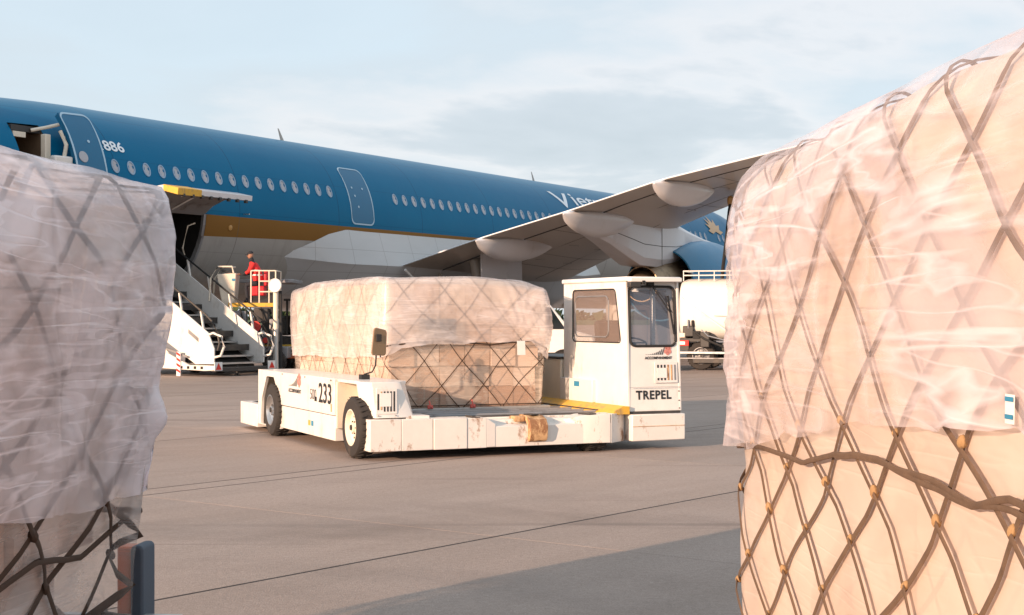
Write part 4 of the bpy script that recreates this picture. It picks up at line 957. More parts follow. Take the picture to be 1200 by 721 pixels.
    wl_ = MB(); wl_.loft([[(te(32) + x, -32 - k * .55, 8.0 + k * k * .28 + z) for x, z in ((0, 0), (1.0, .12), (2.0, 0), (1.0, -.04))] for k in range(4)]); wl_.build('winglet', 'blue_panel', t)
    wp_ = MB()
    for c_ in (.30, .55):
        pts = []
        for a in np.linspace(3.6, 26, 30):
            f_ = foil(a, 0, .795); C = le(a) - te(a); x_ = le(a) - c_ * C; lows = f_[:15]; zz_ = float(np.interp(-x_, [-p_[0] for p_ in lows], [p_[2] for p_ in lows])); pts.append((x_, -a, zz_ - .002))
        wp_.tube(pts, .007, 4)
    for a in (5.2, 6.6, 9.2, 12.6, 14.0, 16.8, 18.4):
        f_ = foil(a, 0, .795)[:15]; wp_.tube([(p_[0], p_[1], p_[2] - .002) for p_ in f_[4:]], .007, 4)
    for c_ in (.803,):
        wp_.tube([(le(a) - c_ * (le(a) - te(a)), -a, foil(a, .80, .81, 1)[0][2] + .012) for a in np.linspace(2.8, 30, 40)], .035, 5)
    wp_.build('panel_seam', 'dark_steel', wing)
    ap = MB()
    for a in (5.9, 7.9, 10.2, 12.0, 13.3, 15.9, 17.6):
        for c_ in (.31, .49):
            lows = foil(a, 0, .795)[:15]; x_ = le(a) - c_ * (le(a) - te(a)); zz_ = float(np.interp(-x_, [-p_[0] for p_ in lows], [p_[2] for p_ in lows])); ap.tube([(x_ + .30 * math.cos(k), -a - .16 * math.sin(k), zz_ - .002) for k in [2 * math.pi * i / 16 for i in range(17)]], .006, 4)
    ap.build('access_panel', 'grey_steel', wing)
    # flap track fairings: canoe bodies
    for tt, L_, wd, dp in ((7.25, 6.0, .55, .60), (11.15, 5.8, .55, .62), (15.35, 5.0, .50, .56)):
        rings = []
        for k in range(15):
            u = k / 14; s = te(tt) - .35 + L_ * u; r_ = max(.04, math.sin(math.pi * min(1, u ** .82)) ** .75)
            hh = dp * r_; zc3 = zte(tt) - .10 + u * .16
            rings.append([(s, -tt - wd * r_ * math.cos(a), zc3 + (hh * 1.25 * math.sin(a) if math.sin(a) < 0 else .22 * r_ * math.sin(a))) for a in [2 * math.pi * j / 20 for j in range(20)]])
        f_ = MB().loft(rings).build('flap_track_fairing', 'fairing_paint', t)
        sj = te(tt) + L_ * .42; 
    # pylon
    pyl = [(14.6, 4.98, 5.25, .05), (15.6, 4.76, 5.45, .30), (17.0, 4.42, 5.5, .45), (18.4, 3.98, 5.6, .55), (19.4, 3.70, 5.6, .60), (21.0, 3.66, 5.6, .60), (22.4, 3.80, 5.5, .58), (23.2, 4.0, 5.42, .52), (24.4, 4.2, 5.22, .44), (26, 4.4, 5.0, .34), (27.4, 4.5, 4.9, .2), (28.2, 4.6, 4.8, .06)]
    rings = [[(s, -10.5 - w_ * cx2, z0 + (z1 - z0) * cz2) for cx2, cz2 in ((-1, .15), (-.7, 0), (.7, 0), (1, .15), (1, .85), (.6, 1), (-.6, 1), (-1, .85))] for s, z0, z1, w_ in pyl]
    py = MB().loft(rings).build('engine_pylon', 'fairing_paint', t, ang=30, bevel=.12, seg=3)
    MB().tube([(s, -10.5 - w_ - .005, z0 + (z1 - z0) * .42) for s, z0, z1, w_ in pyl[2:8]], .012, 5).build('panel_seam', 'dark_steel', py)
    MB().tube([(21.0, -10.5 - .605, z) for z in (3.72, 4.3, 5.0, 5.5)], .012, 5).build('panel_seam', 'dark_steel', py)
    # engine
    ax = (1, 0, 0); ec = (-.9, -10.5, 3.0)
    cow = MB().lathe([(23.0, 1.40), (23.0, 1.46), (23.9, 1.66), (25.0, 1.84), (26.3, 1.93), (27.4, 1.93), (28.2, 1.85), (28.21, 1.83)], ec, ax, 64).build('engine_cowl', 'engine_blue', t)
    MB().lathe([(28.2, 1.845), (28.6, 1.79), (28.85, 1.69), (28.8, 1.57), (28.4, 1.51), (27.5, 1.50)], ec, ax, 64).build('inlet_lip', 'bright_steel', cow)
    MB().lathe([(23.02, 1.40), (24, 1.52), (25.5, 1.52), (27.5, 1.50)], ec, ax, 48).build('duct', 'bay_dark', cow)
    MB().lathe([(25.4, 1.52), (25.4, .3)], ec, ax, 48).build('fan_bulkhead', 'bay_dark', cow)
    MB().lathe([(25.4, 1.08), (23.6, 1.05), (22.4, .92), (21.3, .70), (21.3, .66), (22, .68)], ec, ax, 40).build('core_cowl', 'exhaust_metal', cow)
    MB().lathe([(22.0, .6), (21.3, .48), (20.4, .2), (20.1, .001)], ec, ax, 30).build('exhaust_plug', 'exhaust_metal', cow)
    # main landing gear and its open doors
    MB().bb(15.0, 19.2, -3.2, -1.0, 2.6, 4.0).build('gear_bay', 'bay_dark', t)
    gl = MB().tube([(17.2, -5.3, .75), (17.2, -5.2, 2.4), (17.1, -4.8, 4.3)], [.17, .20, .24], 14).build('landing_gear', 'wing_paint', t)
    MB().bar((16.2, -5.3, .70), (18.2, -5.3, .70), .26, .24).build('bogie_beam', 'wing_paint', gl, bevel=.03); MB().bar((17.1, -5.1, 2.2), (17.0, -3.0, 3.6), .14).build('side_brace', 'wing_paint', gl)
    for sx in (16.2, 18.2):
        for sy in (-.62, .62): make_wheel(gl, (sx, -5.3 + sy, .70), .70, .48, 'bright_steel', axis=(0, -1 if sy < 0 else 1, 0))
    MB().prism([(16.3, 2.3), (18.0, 2.2), (18.2, 4.5), (16.2, 4.5)], 'y', -5.75, -5.68).build('gear_door', 'fairing_paint', t, bevel=.02)
    MB().prism([(18.3, 2.6), (19.6, 2.7), (19.5, 4.7), (18.4, 4.6)], 'y', -5.62, -5.55).build('gear_door', 'fairing_paint', t, bevel=.02)
    MB().tube([(14.2, -3.6, 3.5), (15.1, -3.8, 2.8)], .05, 8).build('door_strut', 'white_paint', t)
    # nose gear
    ng = MB().tube([(49.5, 0, .5), (49.5, 0, 2.6)], .12, 10).build('nose_gear', 'wing_paint', t)
    for sy in (-.3, .3): make_wheel(ng, (49.5, sy, .5), .5, .3, 'bright_steel', axis=(0, -1 if sy < 0 else 1, 0))
    # fin and port wing stub so that the aeroplane is whole from the side
    MB().loft([[(-9 + x, y, 7.6) for x, y in ((0, 0), (-3, .28), (-8.5, 0), (-3, -.28))], [(-16 + x, y, 16.5) for x, y in ((0, 0), (-1, .1), (-3.2, 0), (-1, -.1))]]).build('tail_fin', 'blue_panel', t)
    return t
airliner()

# ------------------------------------------------------------------ pallet dollies under the two near loads
def dolly(label, loc, rz, post=True):
    t = thing('pallet_dolly', label, 'dolly', loc, rz)
    d = MB(); 
    for x in (-1.12, 1.12): d.bb(x - .05, x + .05, -1.62, 1.62, .30, .43)
    for y in (-1.57, -.8, 0, .8, 1.57): d.bb(-1.07, 1.07, y - .05, y + .05, .31, .42)
    d.build('frame', 'orange_paint', t, bevel=.006)
    rm = MB().lathe([(-1.05, .001), (-1.05, .024), (1.05, .024), (1.05, .001)], (0, 0, 0), (1, 0, 0), 10).mesh('roller', 'bright_steel')
    for k in range(12): link('roller', rm, t, (0, -1.4 + k * .255, .438))
    for x in (-.95, .95):
        for y in (-1.2, 1.2): make_wheel(t, (x, y, .17), .17, .11, 'grey_steel', axis=(-1 if x < 0 else 1, 0, 0), holes=5)
    if post:
        for _ in (0,):
            MB().bb(.90, .965, 1.63, 1.73, .36, .77).build('corner_plate', 'orange_paint', t, bevel=.01)
            MB().prism(rrect(.967, 1.02, .05, .78, .02, 4), 'y', 1.60, 1.75).build('rubber_buffer', 'slate_rubber', t, bevel=.01)
    MB().bar((0, 1.6, .35), (0, 2.3, .2), .05).build('tow_bar', 'dark_steel', t)
    return t
dolly('orange-framed dolly with a slate rubber buffer, under the shaded left pallet', (-2.66, 4.52, 0), R(-5.7))
dolly('orange-framed dolly carrying the sunlit right pallet', (1.92, 3.52, 0), R(3.43), post=False)

# ------------------------------------------------------------------ passenger stairs beside the aircraft
def stairs():
    t = thing('mobile_stairs', 'white mobile passenger stairs with solid side panels, standing under the blue airliner', 'boarding stairs', (-7.95, 43.6, 0), math.atan2(.57, -.82))
    wp = 'white_paint'; L = 4.9; sl = .60; hw = 1.0
    def rake(z, x): return z + sl * x
    for y, nm in ((hw, 'side_panel'), (-hw, 'side_panel')):
        p = MB().prism([(0.0, .36), (.0, .80), (.25, 1.26), (L, rake(1.26, L - .25)), (L, rake(-.42, L)), (.75, .34)], 'y', y - .025, y + .025).build(nm, wp, t, bevel=.01)
        MB().prism([(2.3 + o_, rake(.45, 2.3) + v) for o_, v in ((0, 0), (.55, .33), (.55, .60), (0, .27))], 'y', y - .033, y - .026).build('inner_plate', 'grey_steel', p)
        if y > 0: MB().prism([(.62, .98), (1.05, 1.24), (1.05, 1.36), (.62, 1.10)], 'y', y + .026, y + .029).build('maker_plate', 'grey_steel', p)
        hr = MB(); hr.tube([(-.12, y, .75), (-.20, y, .95), (-.12, y, 1.25), (.1, y, 1.58), (.4, y, 1.80), (L, y, rake(1.80, L - .4))], .030, 8); h_o = hr.build('handrail', 'black_rubber' if y < 0 else 'dark_steel', t)
        for k in range(6):
            x = .45 + k * .9; MB().bar((x, y, rake(1.1, x)), (x + .10, y, rake(1.60, x)), .05).build('rail_post', wp, h_o)
        MB().tube([(.0, y, .55), (-.25, y, .60), (-.38, y, .85), (-.28, y, 1.15), (.05, y, 1.25), (.3, y, 1.18)], .035, 8).build('end_loop', wp, h_o)
    tm = MB().box((0, 0, 0), (.30, 1.93, .045)).mesh('tread', 'stair_grey'); nm_ = MB().box((0, 0, 0), (.03, 1.93, .05)).mesh('nosing', 'aluminium')
    for k in range(14):
        x = .12 + k * .335; z = .36 + k * .20; tr = link('tread', tm, t, (x + .1, 0, z)); link('nosing', nm_, tr, (-.155, 0, .004))
        MB().bb(x + .23, x + .245, -.96, .96, z, z + .18).build('riser', 'dark_steel', tr)
    MB().prism([(.3, .15), (L, rake(-.02, L)), (L, rake(.12, L)), (.3, .30)], 'y', -.9, .9).build('stringer_tray', 'dark_steel', t)
    # chassis with fender, holes, warning triangles, jacks
    ch = MB().prism([(-.15, .18), (.25, .16), (5.6, .30), (5.6, .75), (1.9, .70), (.9, .32), (-.15, .32)], 'y', hw + .06, hw + .16).build('chassis_side', wp, t, bevel=.015)
    for k in range(4): MB().bb(.30 + k * .28, .40 + k * .28, hw + .155, hw + .166, .21, .29).build('slot', 'bay_dark', ch)
    MB().prism([(1.5, .40), (2.1, .95), (5.6, 1.55), (5.6, .78), (2.2, .74)], 'y', hw + .05, hw + .12).build('fender', wp, t, bevel=.02)
    MB().bar((1.0, hw + .1, .55), (4.0, hw + .1, 1.35), .05).build('lift_strut', 'grey_steel', t)
    MB().bb(-.22, -.02, -hw - .15, hw + .15, .14, .26).build('front_bar', 'dark_steel', t, bevel=.01)
    for y in (-hw - .08, hw + .08):
        b = MB().box((-.235, y, .30), (.02, .30, .24)).build('marker_board', 'reflector_white', t); MB().add([(-.25, y - .12, .20), (-.25, y + .12, .20), (-.25, y, .40)], [(0, 1, 2)]).build('warning_triangle', 'lamp_red', b, smooth=False)
    bb = MB().bb(1.20, 1.36, hw + .17, hw + .20, .0, .70).build('striped_board', 'reflector_white', t)
    for k in range(4): MB().prism([(1.205, .08 + k * .16), (1.355, .15 + k * .16), (1.355, .22 + k * .16), (1.205, .15 + k * .16)], 'y', hw + .199, hw + .206).build('red_stripe', 'lamp_red', bb)
    MB().lathe([(0, .09), (.03, .09), (.04, .03), (.3, .03)], (.1, 0, 0), (0, 0, 1), 12).build('jack', 'dark_steel', t)
    for y in (-.85, .85):
        for x in (2.9, 5.0): make_wheel(t, (x, y * 1.15, .36), .36, .22, 'grey_steel', axis=(0, 1 if y > 0 else -1, 0))
    MB().bb(L - .02, L + 1.2, -.95, .95, rake(.2, L) - .1, rake(.2, L)).build('top_landing', 'stair_grey', t)
    MB().bar((L + .6, 0, .3), (L + .6, 0, rake(.1, L)), .3).build('lift_column', 'dark_steel', t)
stairs()

# ------------------------------------------------------------------ cargo loader with operator
def loader():
    t = thing('cargo_loader', 'cargo loader with railed operator platform and cream console under the open cargo hold', 'cargo loader', (-8.0, 46.0, 0), 0)
    MB().bb(-1.3, 1.15, -.4, 3.0, .45, .80).build('chassis', 'grey_steel', t, bevel=.02)
    for x in (-.9, .75):
        make_wheel(t, (x, -.42, .36), .36, .24, 'grey_steel', axis=(0, -1, 0)); make_wheel(t, (x, 2.6, .36), .36, .24, 'grey_steel', axis=(0, 1, 0))
    pl = MB().bb(-.62, .78, -.5, .5, 2.07, 2.13).build('operator_platform', 'stair_grey', t, bevel=.01)
    MB().bb(-.64, .80, -.53, -.505, 2.02, 2.14).build('platform_edge', 'yellow_paint', pl, bevel=.006)
    cs = MB().loft([[(-.86, -.35, 2.02), (-.50, -.35, 2.02), (-.50, .2, 2.02), (-.86, .2, 2.02)], [(-1.02, -.42, 3.02), (-.42, -.42, 3.05), (-.42, .25, 3.05), (-1.02, .25, 3.02)]]).build('control_console', 'cream_paint', t, bevel=.03)
    MB().box((-.70, -.1, 3.08), (.4, .4, .06), ry=.3).build('control_panel', 'dark_steel', cs, bevel=.01); MB().box((-.50, -.43, 2.85), (.10, .01, .07)).build('sticker', 'blue_print', cs)
    rl = MB(); 
    for x in (.05, .30, .60, .80): rl.tube([(x, -.5, 2.1), (x, -.5, 3.12)], .022, 6)
    for z in (3.12, 2.80, 2.48): rl.tube([(.05 if z > 3 else .30, -.5, z), (.80, -.5, z)], .022, 6)
    for x in (.80,): rl.tube([(x, -.5, 3.12), (x, .5, 3.12), (x, .5, 2.1)], .022, 6)
    rl.build('railing', 'cream_paint', t)
    MB().tube([(-1.25, -.4, 2.2), (-1.2, -.4, 2.9), (-.98, -.4, 3.25), (-.55, -.4, 3.25), (-.5, -.4, 3.05)], .028, 8).build('grab_rail', 'cream_paint', t); MB().tube([(-1.25, .2, 2.2), (-1.2, .2, 2.9), (-.98, .2, 3.25), (-.55, .2, 3.25)], .028, 8).build('grab_rail', 'cream_paint', t)
    # machinery under the platform
    for y in (-.3, .4):
        MB().bar((-1.1, y, .8), (.8, y, 2.05), .12, .09).build('scissor_arm', 'dark_steel', t); MB().bar((.8, y, .8), (-1.1, y, 2.05), .12, .09).build('scissor_arm', 'grey_steel', t)
    for (x, y, z, a, b_, c, m) in ((-.35, -.35, 1.55, .5, .3, .7, 'grey_steel'), (.35, -.38, 1.75, .45, .3, .45, 'dark_steel'), (-.9, -.3, 1.25, .4, .3, .5, 'dark_steel'), (.15, -.42, 1.05, .55, .3, .5, 'aluminium'), (.75, -.3, 1.3, .3, .4, .7, 'grey_steel'), (-.45, -.4, .98, .4, .2, .3, 'white_paint')):
        MB().box((x, y, z), (a, b_, c)).build('equipment_box', m, t, bevel=.03)
    for k in range(5):
        x = -.6 + k * .32; MB().tube([(x, -.56, 2.0), (x + .1, -.62, 1.6), (x - .05, -.60, 1.25), (x + .15, -.55, .9)], .025, 6).build('hydraulic_hose', 'black_rubber', t)
    MB().lathe([(0, .17), (.05, .17), (.06, .10), (.07, .001)], (.20, -.60, 1.42), (0, -1, 0), 14).build('hose_reel', 'belt_red', t)
    MB().lathe([(0, .09), (.05, .09), (.06, .001)], (.5, -.55, 1.0), (0, -1, 0), 12).build('hose_reel', 'belt_red', t)
    # seat
    MB().bb(.0, .42, -.30, .15, 2.36, 2.66).build('seat', 'red_plastic', t, bevel=.04); MB().bb(.40, .50, -.28, .13, 2.66, 3.12).build('seat_back', 'red_plastic', t, bevel=.03)
    # bridge deck to the hold and far lattice
    MB().bb(-1.3, 1.1, .9, 3.2, 2.78, 2.9).build('bridge_deck', 'grey_steel', t, bevel=.02)
    return t
loader()
def floodlight():
    t = thing('floodlight_post', 'round white floodlight on a cream and grey post right of the cargo loader', 'lamp post', (-7.15, 45.2, 0))
    MB().lathe([(0, .16), (.05, .16), (.06, .10), (.9, .085), (1.35, .085)], (0, 0, 0), (0, 0, 1), 16).build('lower_post', 'aluminium', t)
    MB().lathe([(1.351, .08), (2.55, .08), (2.56, .001)], (0, 0, 0), (0, 0, 1), 16).build('upper_post', 'cream_paint', t)
    h = MB().lathe([(-.10, .001), (-.10, .12), (-.02, .20), (.05, .215), (.07, .20), (.055, .18), (.05, .001)], (0, -.06, 2.66), (-.25, -1, .05), 24).build('lamp_head', 'white_paint', t)
    MB().lathe([(.056, .175), (.058, .001)], (0, -.06, 2.66), (-.25, -1, .05), 20).build('lens', 'reflector_white', h)
    MB().tube([(.14, .02, .1), (.15, .04, 1.2), (.13, .05, 2.5)], .05, 8).build('post_shade_bar', 'black_rubber', t)  # black bar added to stand for the shade on the post's right half
floodlight()

def person():
    t = thing('person', 'person in red vest and dark cap seated at the cargo loader console', 'person', (-7.86, 45.85, 2.135), R(0))
    def skin(name, verts, edges, rad, mat, parent, sub=2):
        me = bpy.data.meshes.new(name); me.from_pydata(verts, edges, []); o = bpy.data.objects.new(name, me); COL.objects.link(o); o.parent = parent
        sm = o.modifiers.new('skin', 'SKIN'); ss = o.modifiers.new('sub', 'SUBSURF'); ss.levels = sub; ss.render_levels = sub
        for i, r_ in enumerate(rad): me.skin_vertices[0].data[i].radius = (r_, r_) if not isinstance(r_, tuple) else r_
        me.skin_vertices[0].data[0].use_root = True; sm.use_smooth_shade = True; me.materials.append(M[mat]); return o
    # body faces -x (towards the console), half-seated, leaning forward; one continuous figure
    V_ = [(.10, 0, .62), (.07, 0, .80), (.0, 0, 1.00), (-.08, 0, 1.18), (-.12, 0, 1.28), (-.15, 0, 1.36),
          (-.06, -.17, 1.19), (-.16, -.24, .98), (-.34, -.20, .88), (-.42, -.18, .88), (-.06, .17, 1.19), (-.14, .25, .98), (-.34, .22, .88), (-.42, .20, .88),
          (.08, -.10, .60), (-.28, -.13, .56), (-.24, -.14, .14), (-.26, -.14, .05), (-.38, -.15, .04), (.08, .10, .60), (-.22, .14, .50), (-.16, .14, .12), (-.18, .14, .05), (-.30, .15, .04)]
    E_ = [(0, 1), (1, 2), (2, 3), (3, 4), (4, 5), (3, 6), (6, 7), (7, 8), (8, 9), (3, 10), (10, 11), (11, 12), (12, 13), (0, 14), (14, 15), (15, 16), (16, 17), (17, 18), (0, 19), (19, 20), (20, 21), (21, 22), (22, 23)]
    Rr = [(.15, .12), (.14, .11), (.15, .12), (.14, .11), .055, .05, .065, .05, .04, .03, .065, .05, .04, .03, .09, .075, .055, .05, .035, .09, .075, .055, .05, .035]
    body = skin('body', V_, E_, Rr, 'dark_cloth', t)
    # vest
    rings = []
    for (cx, z, rx, ry) in ((.08, .68, .165, .185), (.06, .80, .165, .185), (.0, 1.0, .165, .20), (-.05, 1.12, .155, .205), (-.08, 1.22, .125, .17), (-.11, 1.27, .075, .10)):
        rings.append([(cx + rx * math.cos(a), ry * math.sin(a), z) for a in [2 * math.pi * k / 20 for k in range(20)]])
    v = MB().loft(rings, cap=False).build('hi_vis_vest', 'red_vest', t)
    for y in (-.24, .24):
        s_ = 1 if y > 0 else -1; MB().tube([(-.06, s_ * .16, 1.21), (-.12, s_ * .235, 1.07), (-.17, s_ * .245, .97), (-.27, s_ * .225, .91)], [.085, .07, .06, .05], 10).build('sleeve', 'red_vest' if s_ < 0 else 'dark_cloth', t)
    bz = MB(); 
    for z, cx in ((.86, .045), (1.0, .0)): bz.loft([[(cx + .17 * math.cos(a), .203 * math.sin(a), z + d) for a in [2 * math.pi * k / 20 for k in range(20)]] for d in (-.02, .02)], cap=False)
    bz.build('reflective_band', 'reflector_white', v)
    # head with features, cap, scarf
    hd = MB(); rings = []
    for (z, rx, ry, ox) in ((-.115, .030, .03, -.01), (-.10, .055, .05, -.012), (-.06, .078, .066, -.008), (-.01, .090, .074, 0), (.04, .095, .077, .006), (.085, .082, .066, .008), (.115, .045, .038, .01), (.122, .01, .01, .01)):
        rings.append([(ox + rx * math.cos(a), ry * math.sin(a), z) for a in [2 * math.pi * k / 18 for k in range(18)]])
    hd.loft(rings); hd.box((-.098, 0, -.005), (.03, .022, .04)); 
    for y in (-.077, .077): hd.box((.01, y, -.005), (.035, .012, .05))
    h = hd.build('head', 'skin', t, bevel=.005); h.location = (-.17, 0, 1.47); h.rotation_euler = (0, R(-12), R(25))
    for y in (-.03, .03): MB().lathe([(0, .011), (.006, .008), (.008, .001)], (-.088, y, .018), (-1, 0, 0), 8).build('eye', 'bay_dark', h)
    MB().box((-.087, 0, -.055), (.008, .04, .008)).build('mouth', 'belt_red', h)
    cp = MB(); cp.loft([[(.006 + r_ * math.cos(a), r_ * .84 * math.sin(a), z) for a in [2 * math.pi * k / 18 for k in range(18)]] for z, r_ in ((.045, .102), (.08, .098), (.115, .075), (.13, .03))]); cp.box((-.115, 0, .05), (.07, .12, .012)); cp.build('cap', 'dark_cloth', h)
    MB().tube([(-.13, 0, 1.30), (-.15, 0, 1.37), (-.16, 0, 1.40)], [.075, .07, .06], 12).build('scarf', 'dark_cloth', t)
    # hands on the console: palm, four fingers, thumb
    for s_ in (-1, 1):
        hc = Vector((-.42, s_ * .19, .885)); V2 = [tuple(hc), tuple(hc + Vector((-.05, 0, .0)))]; E2 = [(0, 1)]; R2 = [.026, .032]
        for k, (dy, L_) in enumerate(((-.030, .06), (-.010, .07), (.010, .068), (.030, .055))):
            i0 = len(V2); V2 += [tuple(hc + Vector((-.085, dy, .004))), tuple(hc + Vector((-.085 - L_ * .55, dy * 1.1, -.008))), tuple(hc + Vector((-.085 - L_ * .8, dy * 1.1, -.035)))]; E2 += [(1, i0), (i0, i0 + 1), (i0 + 1, i0 + 2)]; R2 += [.010, .009, .008]
        i0 = len(V2); V2 += [tuple(hc + Vector((-.05, -s_ * .045, -.005))), tuple(hc + Vector((-.085, -s_ * .055, -.02)))]; E2 += [(0, i0), (i0, i0 + 1)]; R2 += [.011, .009]
        skin('hand', V2, E2, R2, 'skin', t, 1)
person()

# ------------------------------------------------------------------ equipment between the loader and the transporter
def roller_dolly():
    t = thing('roller_dolly', 'yellow-topped roller dolly with orange side behind the stairs and the wrapped load', 'dolly', (-6.2, 47.2, 0), R(2))
    MB().bb(-1.6, 1.8, -.8, .8, .42, .55).build('frame', 'orange_paint', t, bevel=.02)
    s = MB().bb(-1.6, 1.8, -.83, -.80, .58, .74).build('side_rail', 'aluminium', t)
    for k in range(12): MB().box((-1.45 + k * .28, -.835, .66), (.14, .01, .09)).build('slot', 'bay_dark', s)
    for k in range(9): MB().lathe([(-.75, .001), (-.75, .05), (.75, .05), (.75, .001)], (-1.4 + k * .38, 0, .78), (0, 1, 0), 10).build('roller', 'yellow_paint', t)
    for x in (-1.1, 1.3):
        for y in (-.7, .7): make_wheel(t, (x, y, .22), .22, .14, 'grey_steel', axis=(0, -1 if y < 0 else 1, 0), holes=5)
    MB().bb(-1.55, 1.7, -.78, -.70, .745, .85).build('yellow_stop', 'yellow_paint', t, bevel=.01)
roller_dolly()
def tug():
    t = thing('tow_tractor', 'dark tow tractor with ochre engine cover, parked behind the roller dolly', 'tow tractor', (-6.9, 50.2, 0), R(-8))
    MB().prism([(-1.5, .35), (1.5, .35), (1.5, .95), (.5, 1.05), (.3, 1.0), (-1.5, 1.1)], 'y', -.65, .65).build('body', 'dark_steel', t, bevel=.05)
    MB().bb(-.35, .25, -.70, .60, 1.05, 2.05).build('engine_cover', 'gold_paint', t, bevel=.06)
    MB().bb(.45, 1.3, -.6, .6, 1.06, 1.5).build('seat', 'seat_cloth', t, bevel=.06); MB().bb(-1.4, -.5, -.6, .6, 1.10, 1.75).build('hood', 'dark_steel', t, bevel=.08)
    for x in (-.5, 1.35): MB().bar((x, -.6, 1.1), (x, -.6, 2.25), .06).build('canopy_post', 'dark_steel', t); MB().bar((x, .6, 1.1), (x, .6, 2.25), .06).build('canopy_post', 'dark_steel', t)
    MB().bb(-.6, 1.5, -.7, .7, 2.25, 2.32).build('canopy', 'dark_steel', t, bevel=.02)
    for x in (-1.0, 1.0):
        for y in (-.62, .62): make_wheel(t, (x, y, .34), .34, .2, 'grey_steel', axis=(0, -1 if y < 0 else 1, 0))
tug()
def van():
    t = thing('service_van', 'white service van seen between the wrapped load and the transporter cab', 'van', (-2.6, 44.9, 0), R(2))
    sec_ = [(0, .35), (0, 1.9), (.15, 2.15), (3.6, 2.2), (4.3, 1.35), (5.0, 1.15), (5.05, .35)]
    b = MB().prism(sec_, 'y', -.9, .9).build('body', 'white_paint', t, bevel=.06)
    MB().prism([(3.55, 1.35), (4.15, 1.35), (3.7, 2.0), (3.55, 2.0)], 'y', -.912, -.905).build('side_window', 'dark_glass', b); MB().prism([(2.5, 1.35), (3.45, 1.35), (3.45, 2.0), (2.5, 2.0)], 'y', -.912, -.905).build('side_window', 'dark_glass', b)
    MB().bb(.0, 5.0, -.91, -.90, .55, .66).build('side_trim', 'black_rubber', b); MB().bb(-.03, 0, -.8, -.6, 1.0, 1.5).build('tail_lamp', 'lamp_red', b, bevel=.01)
    MB().bb(-.02, 0, -.7, .7, 1.25, 1.9).build('rear_window', 'dark_glass', b)
    for x in (.85, 4.1):
        for y in (-.85, .85): make_wheel(t, (x, y, .34), .34, .22, 'grey_steel', axis=(0, -1 if y < 0 else 1, 0))
        MB().lathe([(0, .40), (.01, .40), (.011, .001)], (x, -.895, .36), (0, -1, 0), 24).build('wheel_arch', 'bay_dark', b)
van()
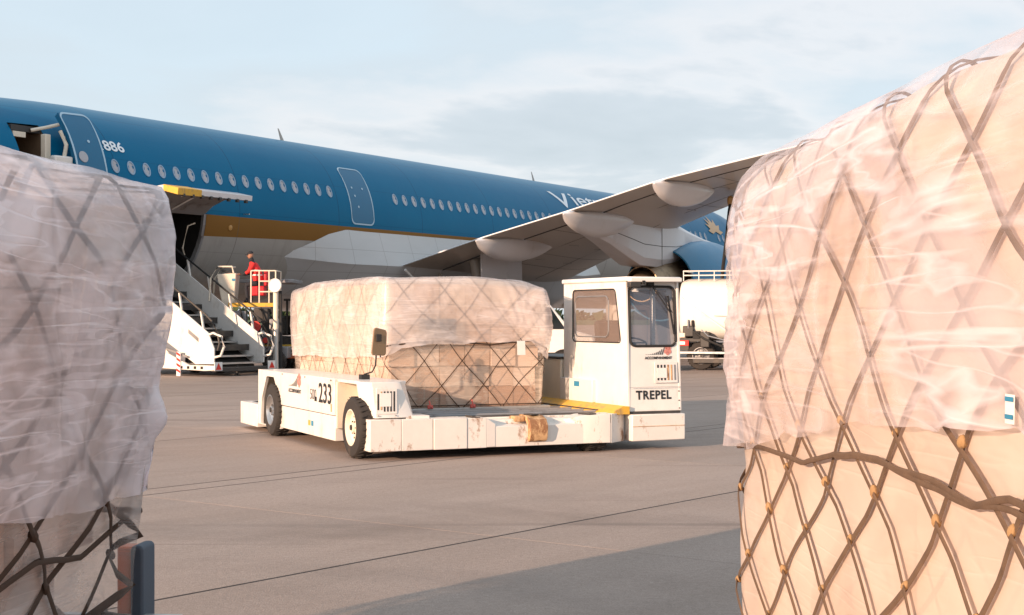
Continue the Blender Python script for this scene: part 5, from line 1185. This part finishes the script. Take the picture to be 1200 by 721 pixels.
def tanker():
    t = thing('fuel_tanker', 'cream fuel tanker truck with railed tank top, behind the cab below the engine', 'tanker truck', (5.35, 48.3, 0), R(-16))
    rings = []
    for x, k in ((.02, .80), (.06, .92), (.22, .985), (.5, 1), (7.2, 1), (7.45, .96), (7.55, .8)):
        rings.append([(x, 1.25 + 1.25 * k * math.copysign(abs(math.cos(a)) ** .6, math.cos(a)), 1.95 + 1.02 * k * math.copysign(abs(math.sin(a)) ** .6, math.sin(a))) for a in [2 * math.pi * j / 40 for j in range(40)]])
    tk = MB().loft(rings).build('tank', 'tank_white', t, ang=50)
    MB().bar((.1, -.02, 2.35), (1.55, -.05, 1.30), .035).build('pipe', 'white_paint', tk); MB().bar((1.2, -.03, 1.75), (3.0, -.03, 1.68), .02).build('seam', 'grey_steel', tk)
    for x in (1.9, 3.8, 5.7): MB().tube([(x, 1.25 + 1.262 * math.copysign(abs(math.cos(a)) ** .75, math.cos(a)), 1.95 + 1.03 * math.copysign(abs(math.sin(a)) ** .75, math.sin(a))) for a in [2 * math.pi * j / 40 for j in range(41)]], .012, 5).build('tank_band', 'cream_paint', tk)
    r_ = MB()
    for z in (3.06, 3.20): r_.tube([(.15, .30, z), (7.2, .30, z)], .022, 6); 
    for k in range(15): r_.tube([(.15 + k * .5, .30, 2.88), (.15 + k * .5, .30, 3.20)], .018, 5)
    r_.tube([(.15, .3, 3.2), (.15, 2.2, 3.2)], .022, 6); r_.build('top_railing', 'white_paint', t)
    MB().bb(.0, 8.8, .55, 1.95, .62, .86).build('chassis', 'dark_steel', t)
    MB().bb(.0, .9, -.02, .45, .92, 1.02).build('pump_tray', 'dark_steel', t); 
    for (x, y, z, a, b_, c, m) in ((.35, .12, 1.25, .35, .3, .35, 'dark_steel'), (.62, .10, 1.12, .25, .25, .28, 'black_rubber'), (.9, .05, .98, .3, .3, .5, 'dark_steel'), (.15, .05, 1.12, .22, .2, .16, 'cream_paint'), (.50, .02, 1.50, .10, .1, .22, 'bay_dark'), (.36, .0, 1.48, .06, .1, .30, 'grey_steel')):
        MB().box((x, y, z), (a, b_, c)).build('pump_fitting', m, t, bevel=.03)
    MB().tube([(.6, -.05, 1.2), (.9, -.12, 1.0), (1.5, -.1, .75), (2.2, -.05, .75)], .035, 8).build('fuel_hose', 'black_rubber', t)
    MB().tube([(.8, -.08, 1.3), (1.0, -.1, 1.1), (1.6, -.1, .95)], .02, 8).build('fuel_pipe', 'bright_steel', t)
    lb = MB().bb(-.02, .38, -.08, -.02, .78, .96).build('rear_lamp', 'lamp_red', t, bevel=.01); MB().bb(.08, .26, -.09, -.081, .82, .92).build('lamp_plate', 'reflector_white', lb)
    MB().bb(.0, 1.7, -.08, -.03, .52, .60).build('side_guard', 'bright_steel', t, bevel=.01); MB().bb(.0, 2.2, -.06, -.02, .36, .40).build('side_guard', 'grey_steel', t); MB().bb(.5, 2.2, -.05, .3, .22, .36).build('step_box', 'dark_steel', t, bevel=.02)
    for x in (.75, 1.95, 6.9):
        for y in (.22, 2.28): make_wheel(t, (x, y, .46), .46, .30, 'grey_steel', axis=(0, -1 if y < 1 else 1, 0))
    cb = MB().prism([(7.65, .5), (9.3, .5), (9.35, 1.5), (9.1, 2.7), (7.65, 2.75)], 'y', .05, 2.45).build('cab', 'white_paint', t, bevel=.08); MB().prism([(8.2, 1.6), (9.15, 1.6), (8.95, 2.4), (8.2, 2.4)], 'y', .035, .046).build('side_window', 'dark_glass', cb)
    for y, nm in ((0, 'hose'),): pass
tanker()
for k, dx in enumerate((0, .28)):
    h = MB(); h.tube([(7.70 + dx * .5, 52.6, 5.75), (7.62 + dx, 52.4, 5.4), (7.40 + dx * .9, 51.6, 4.3), (7.15 + dx * .7, 50.6, 3.4), (7.02 + dx * .6, 50.0, 2.7)], .06, 8)
    o = h.build('fuelling_hose', 'black_rubber'); tag(o, ('black fuelling hose hanging from the wing, left of the pair beside the load', 'black fuelling hose hanging from the wing, right of the pair beside the load')[k], 'hose', 'fuelling hoses between wing and tanker')
    MB().lathe([(-.18, .07), (.0, .12), (.15, .12), (.22, .05)], (7.70 + dx * .5, 52.6, 5.75), (0, 0, 1), 12).build('coupling', 'gold_paint', o)
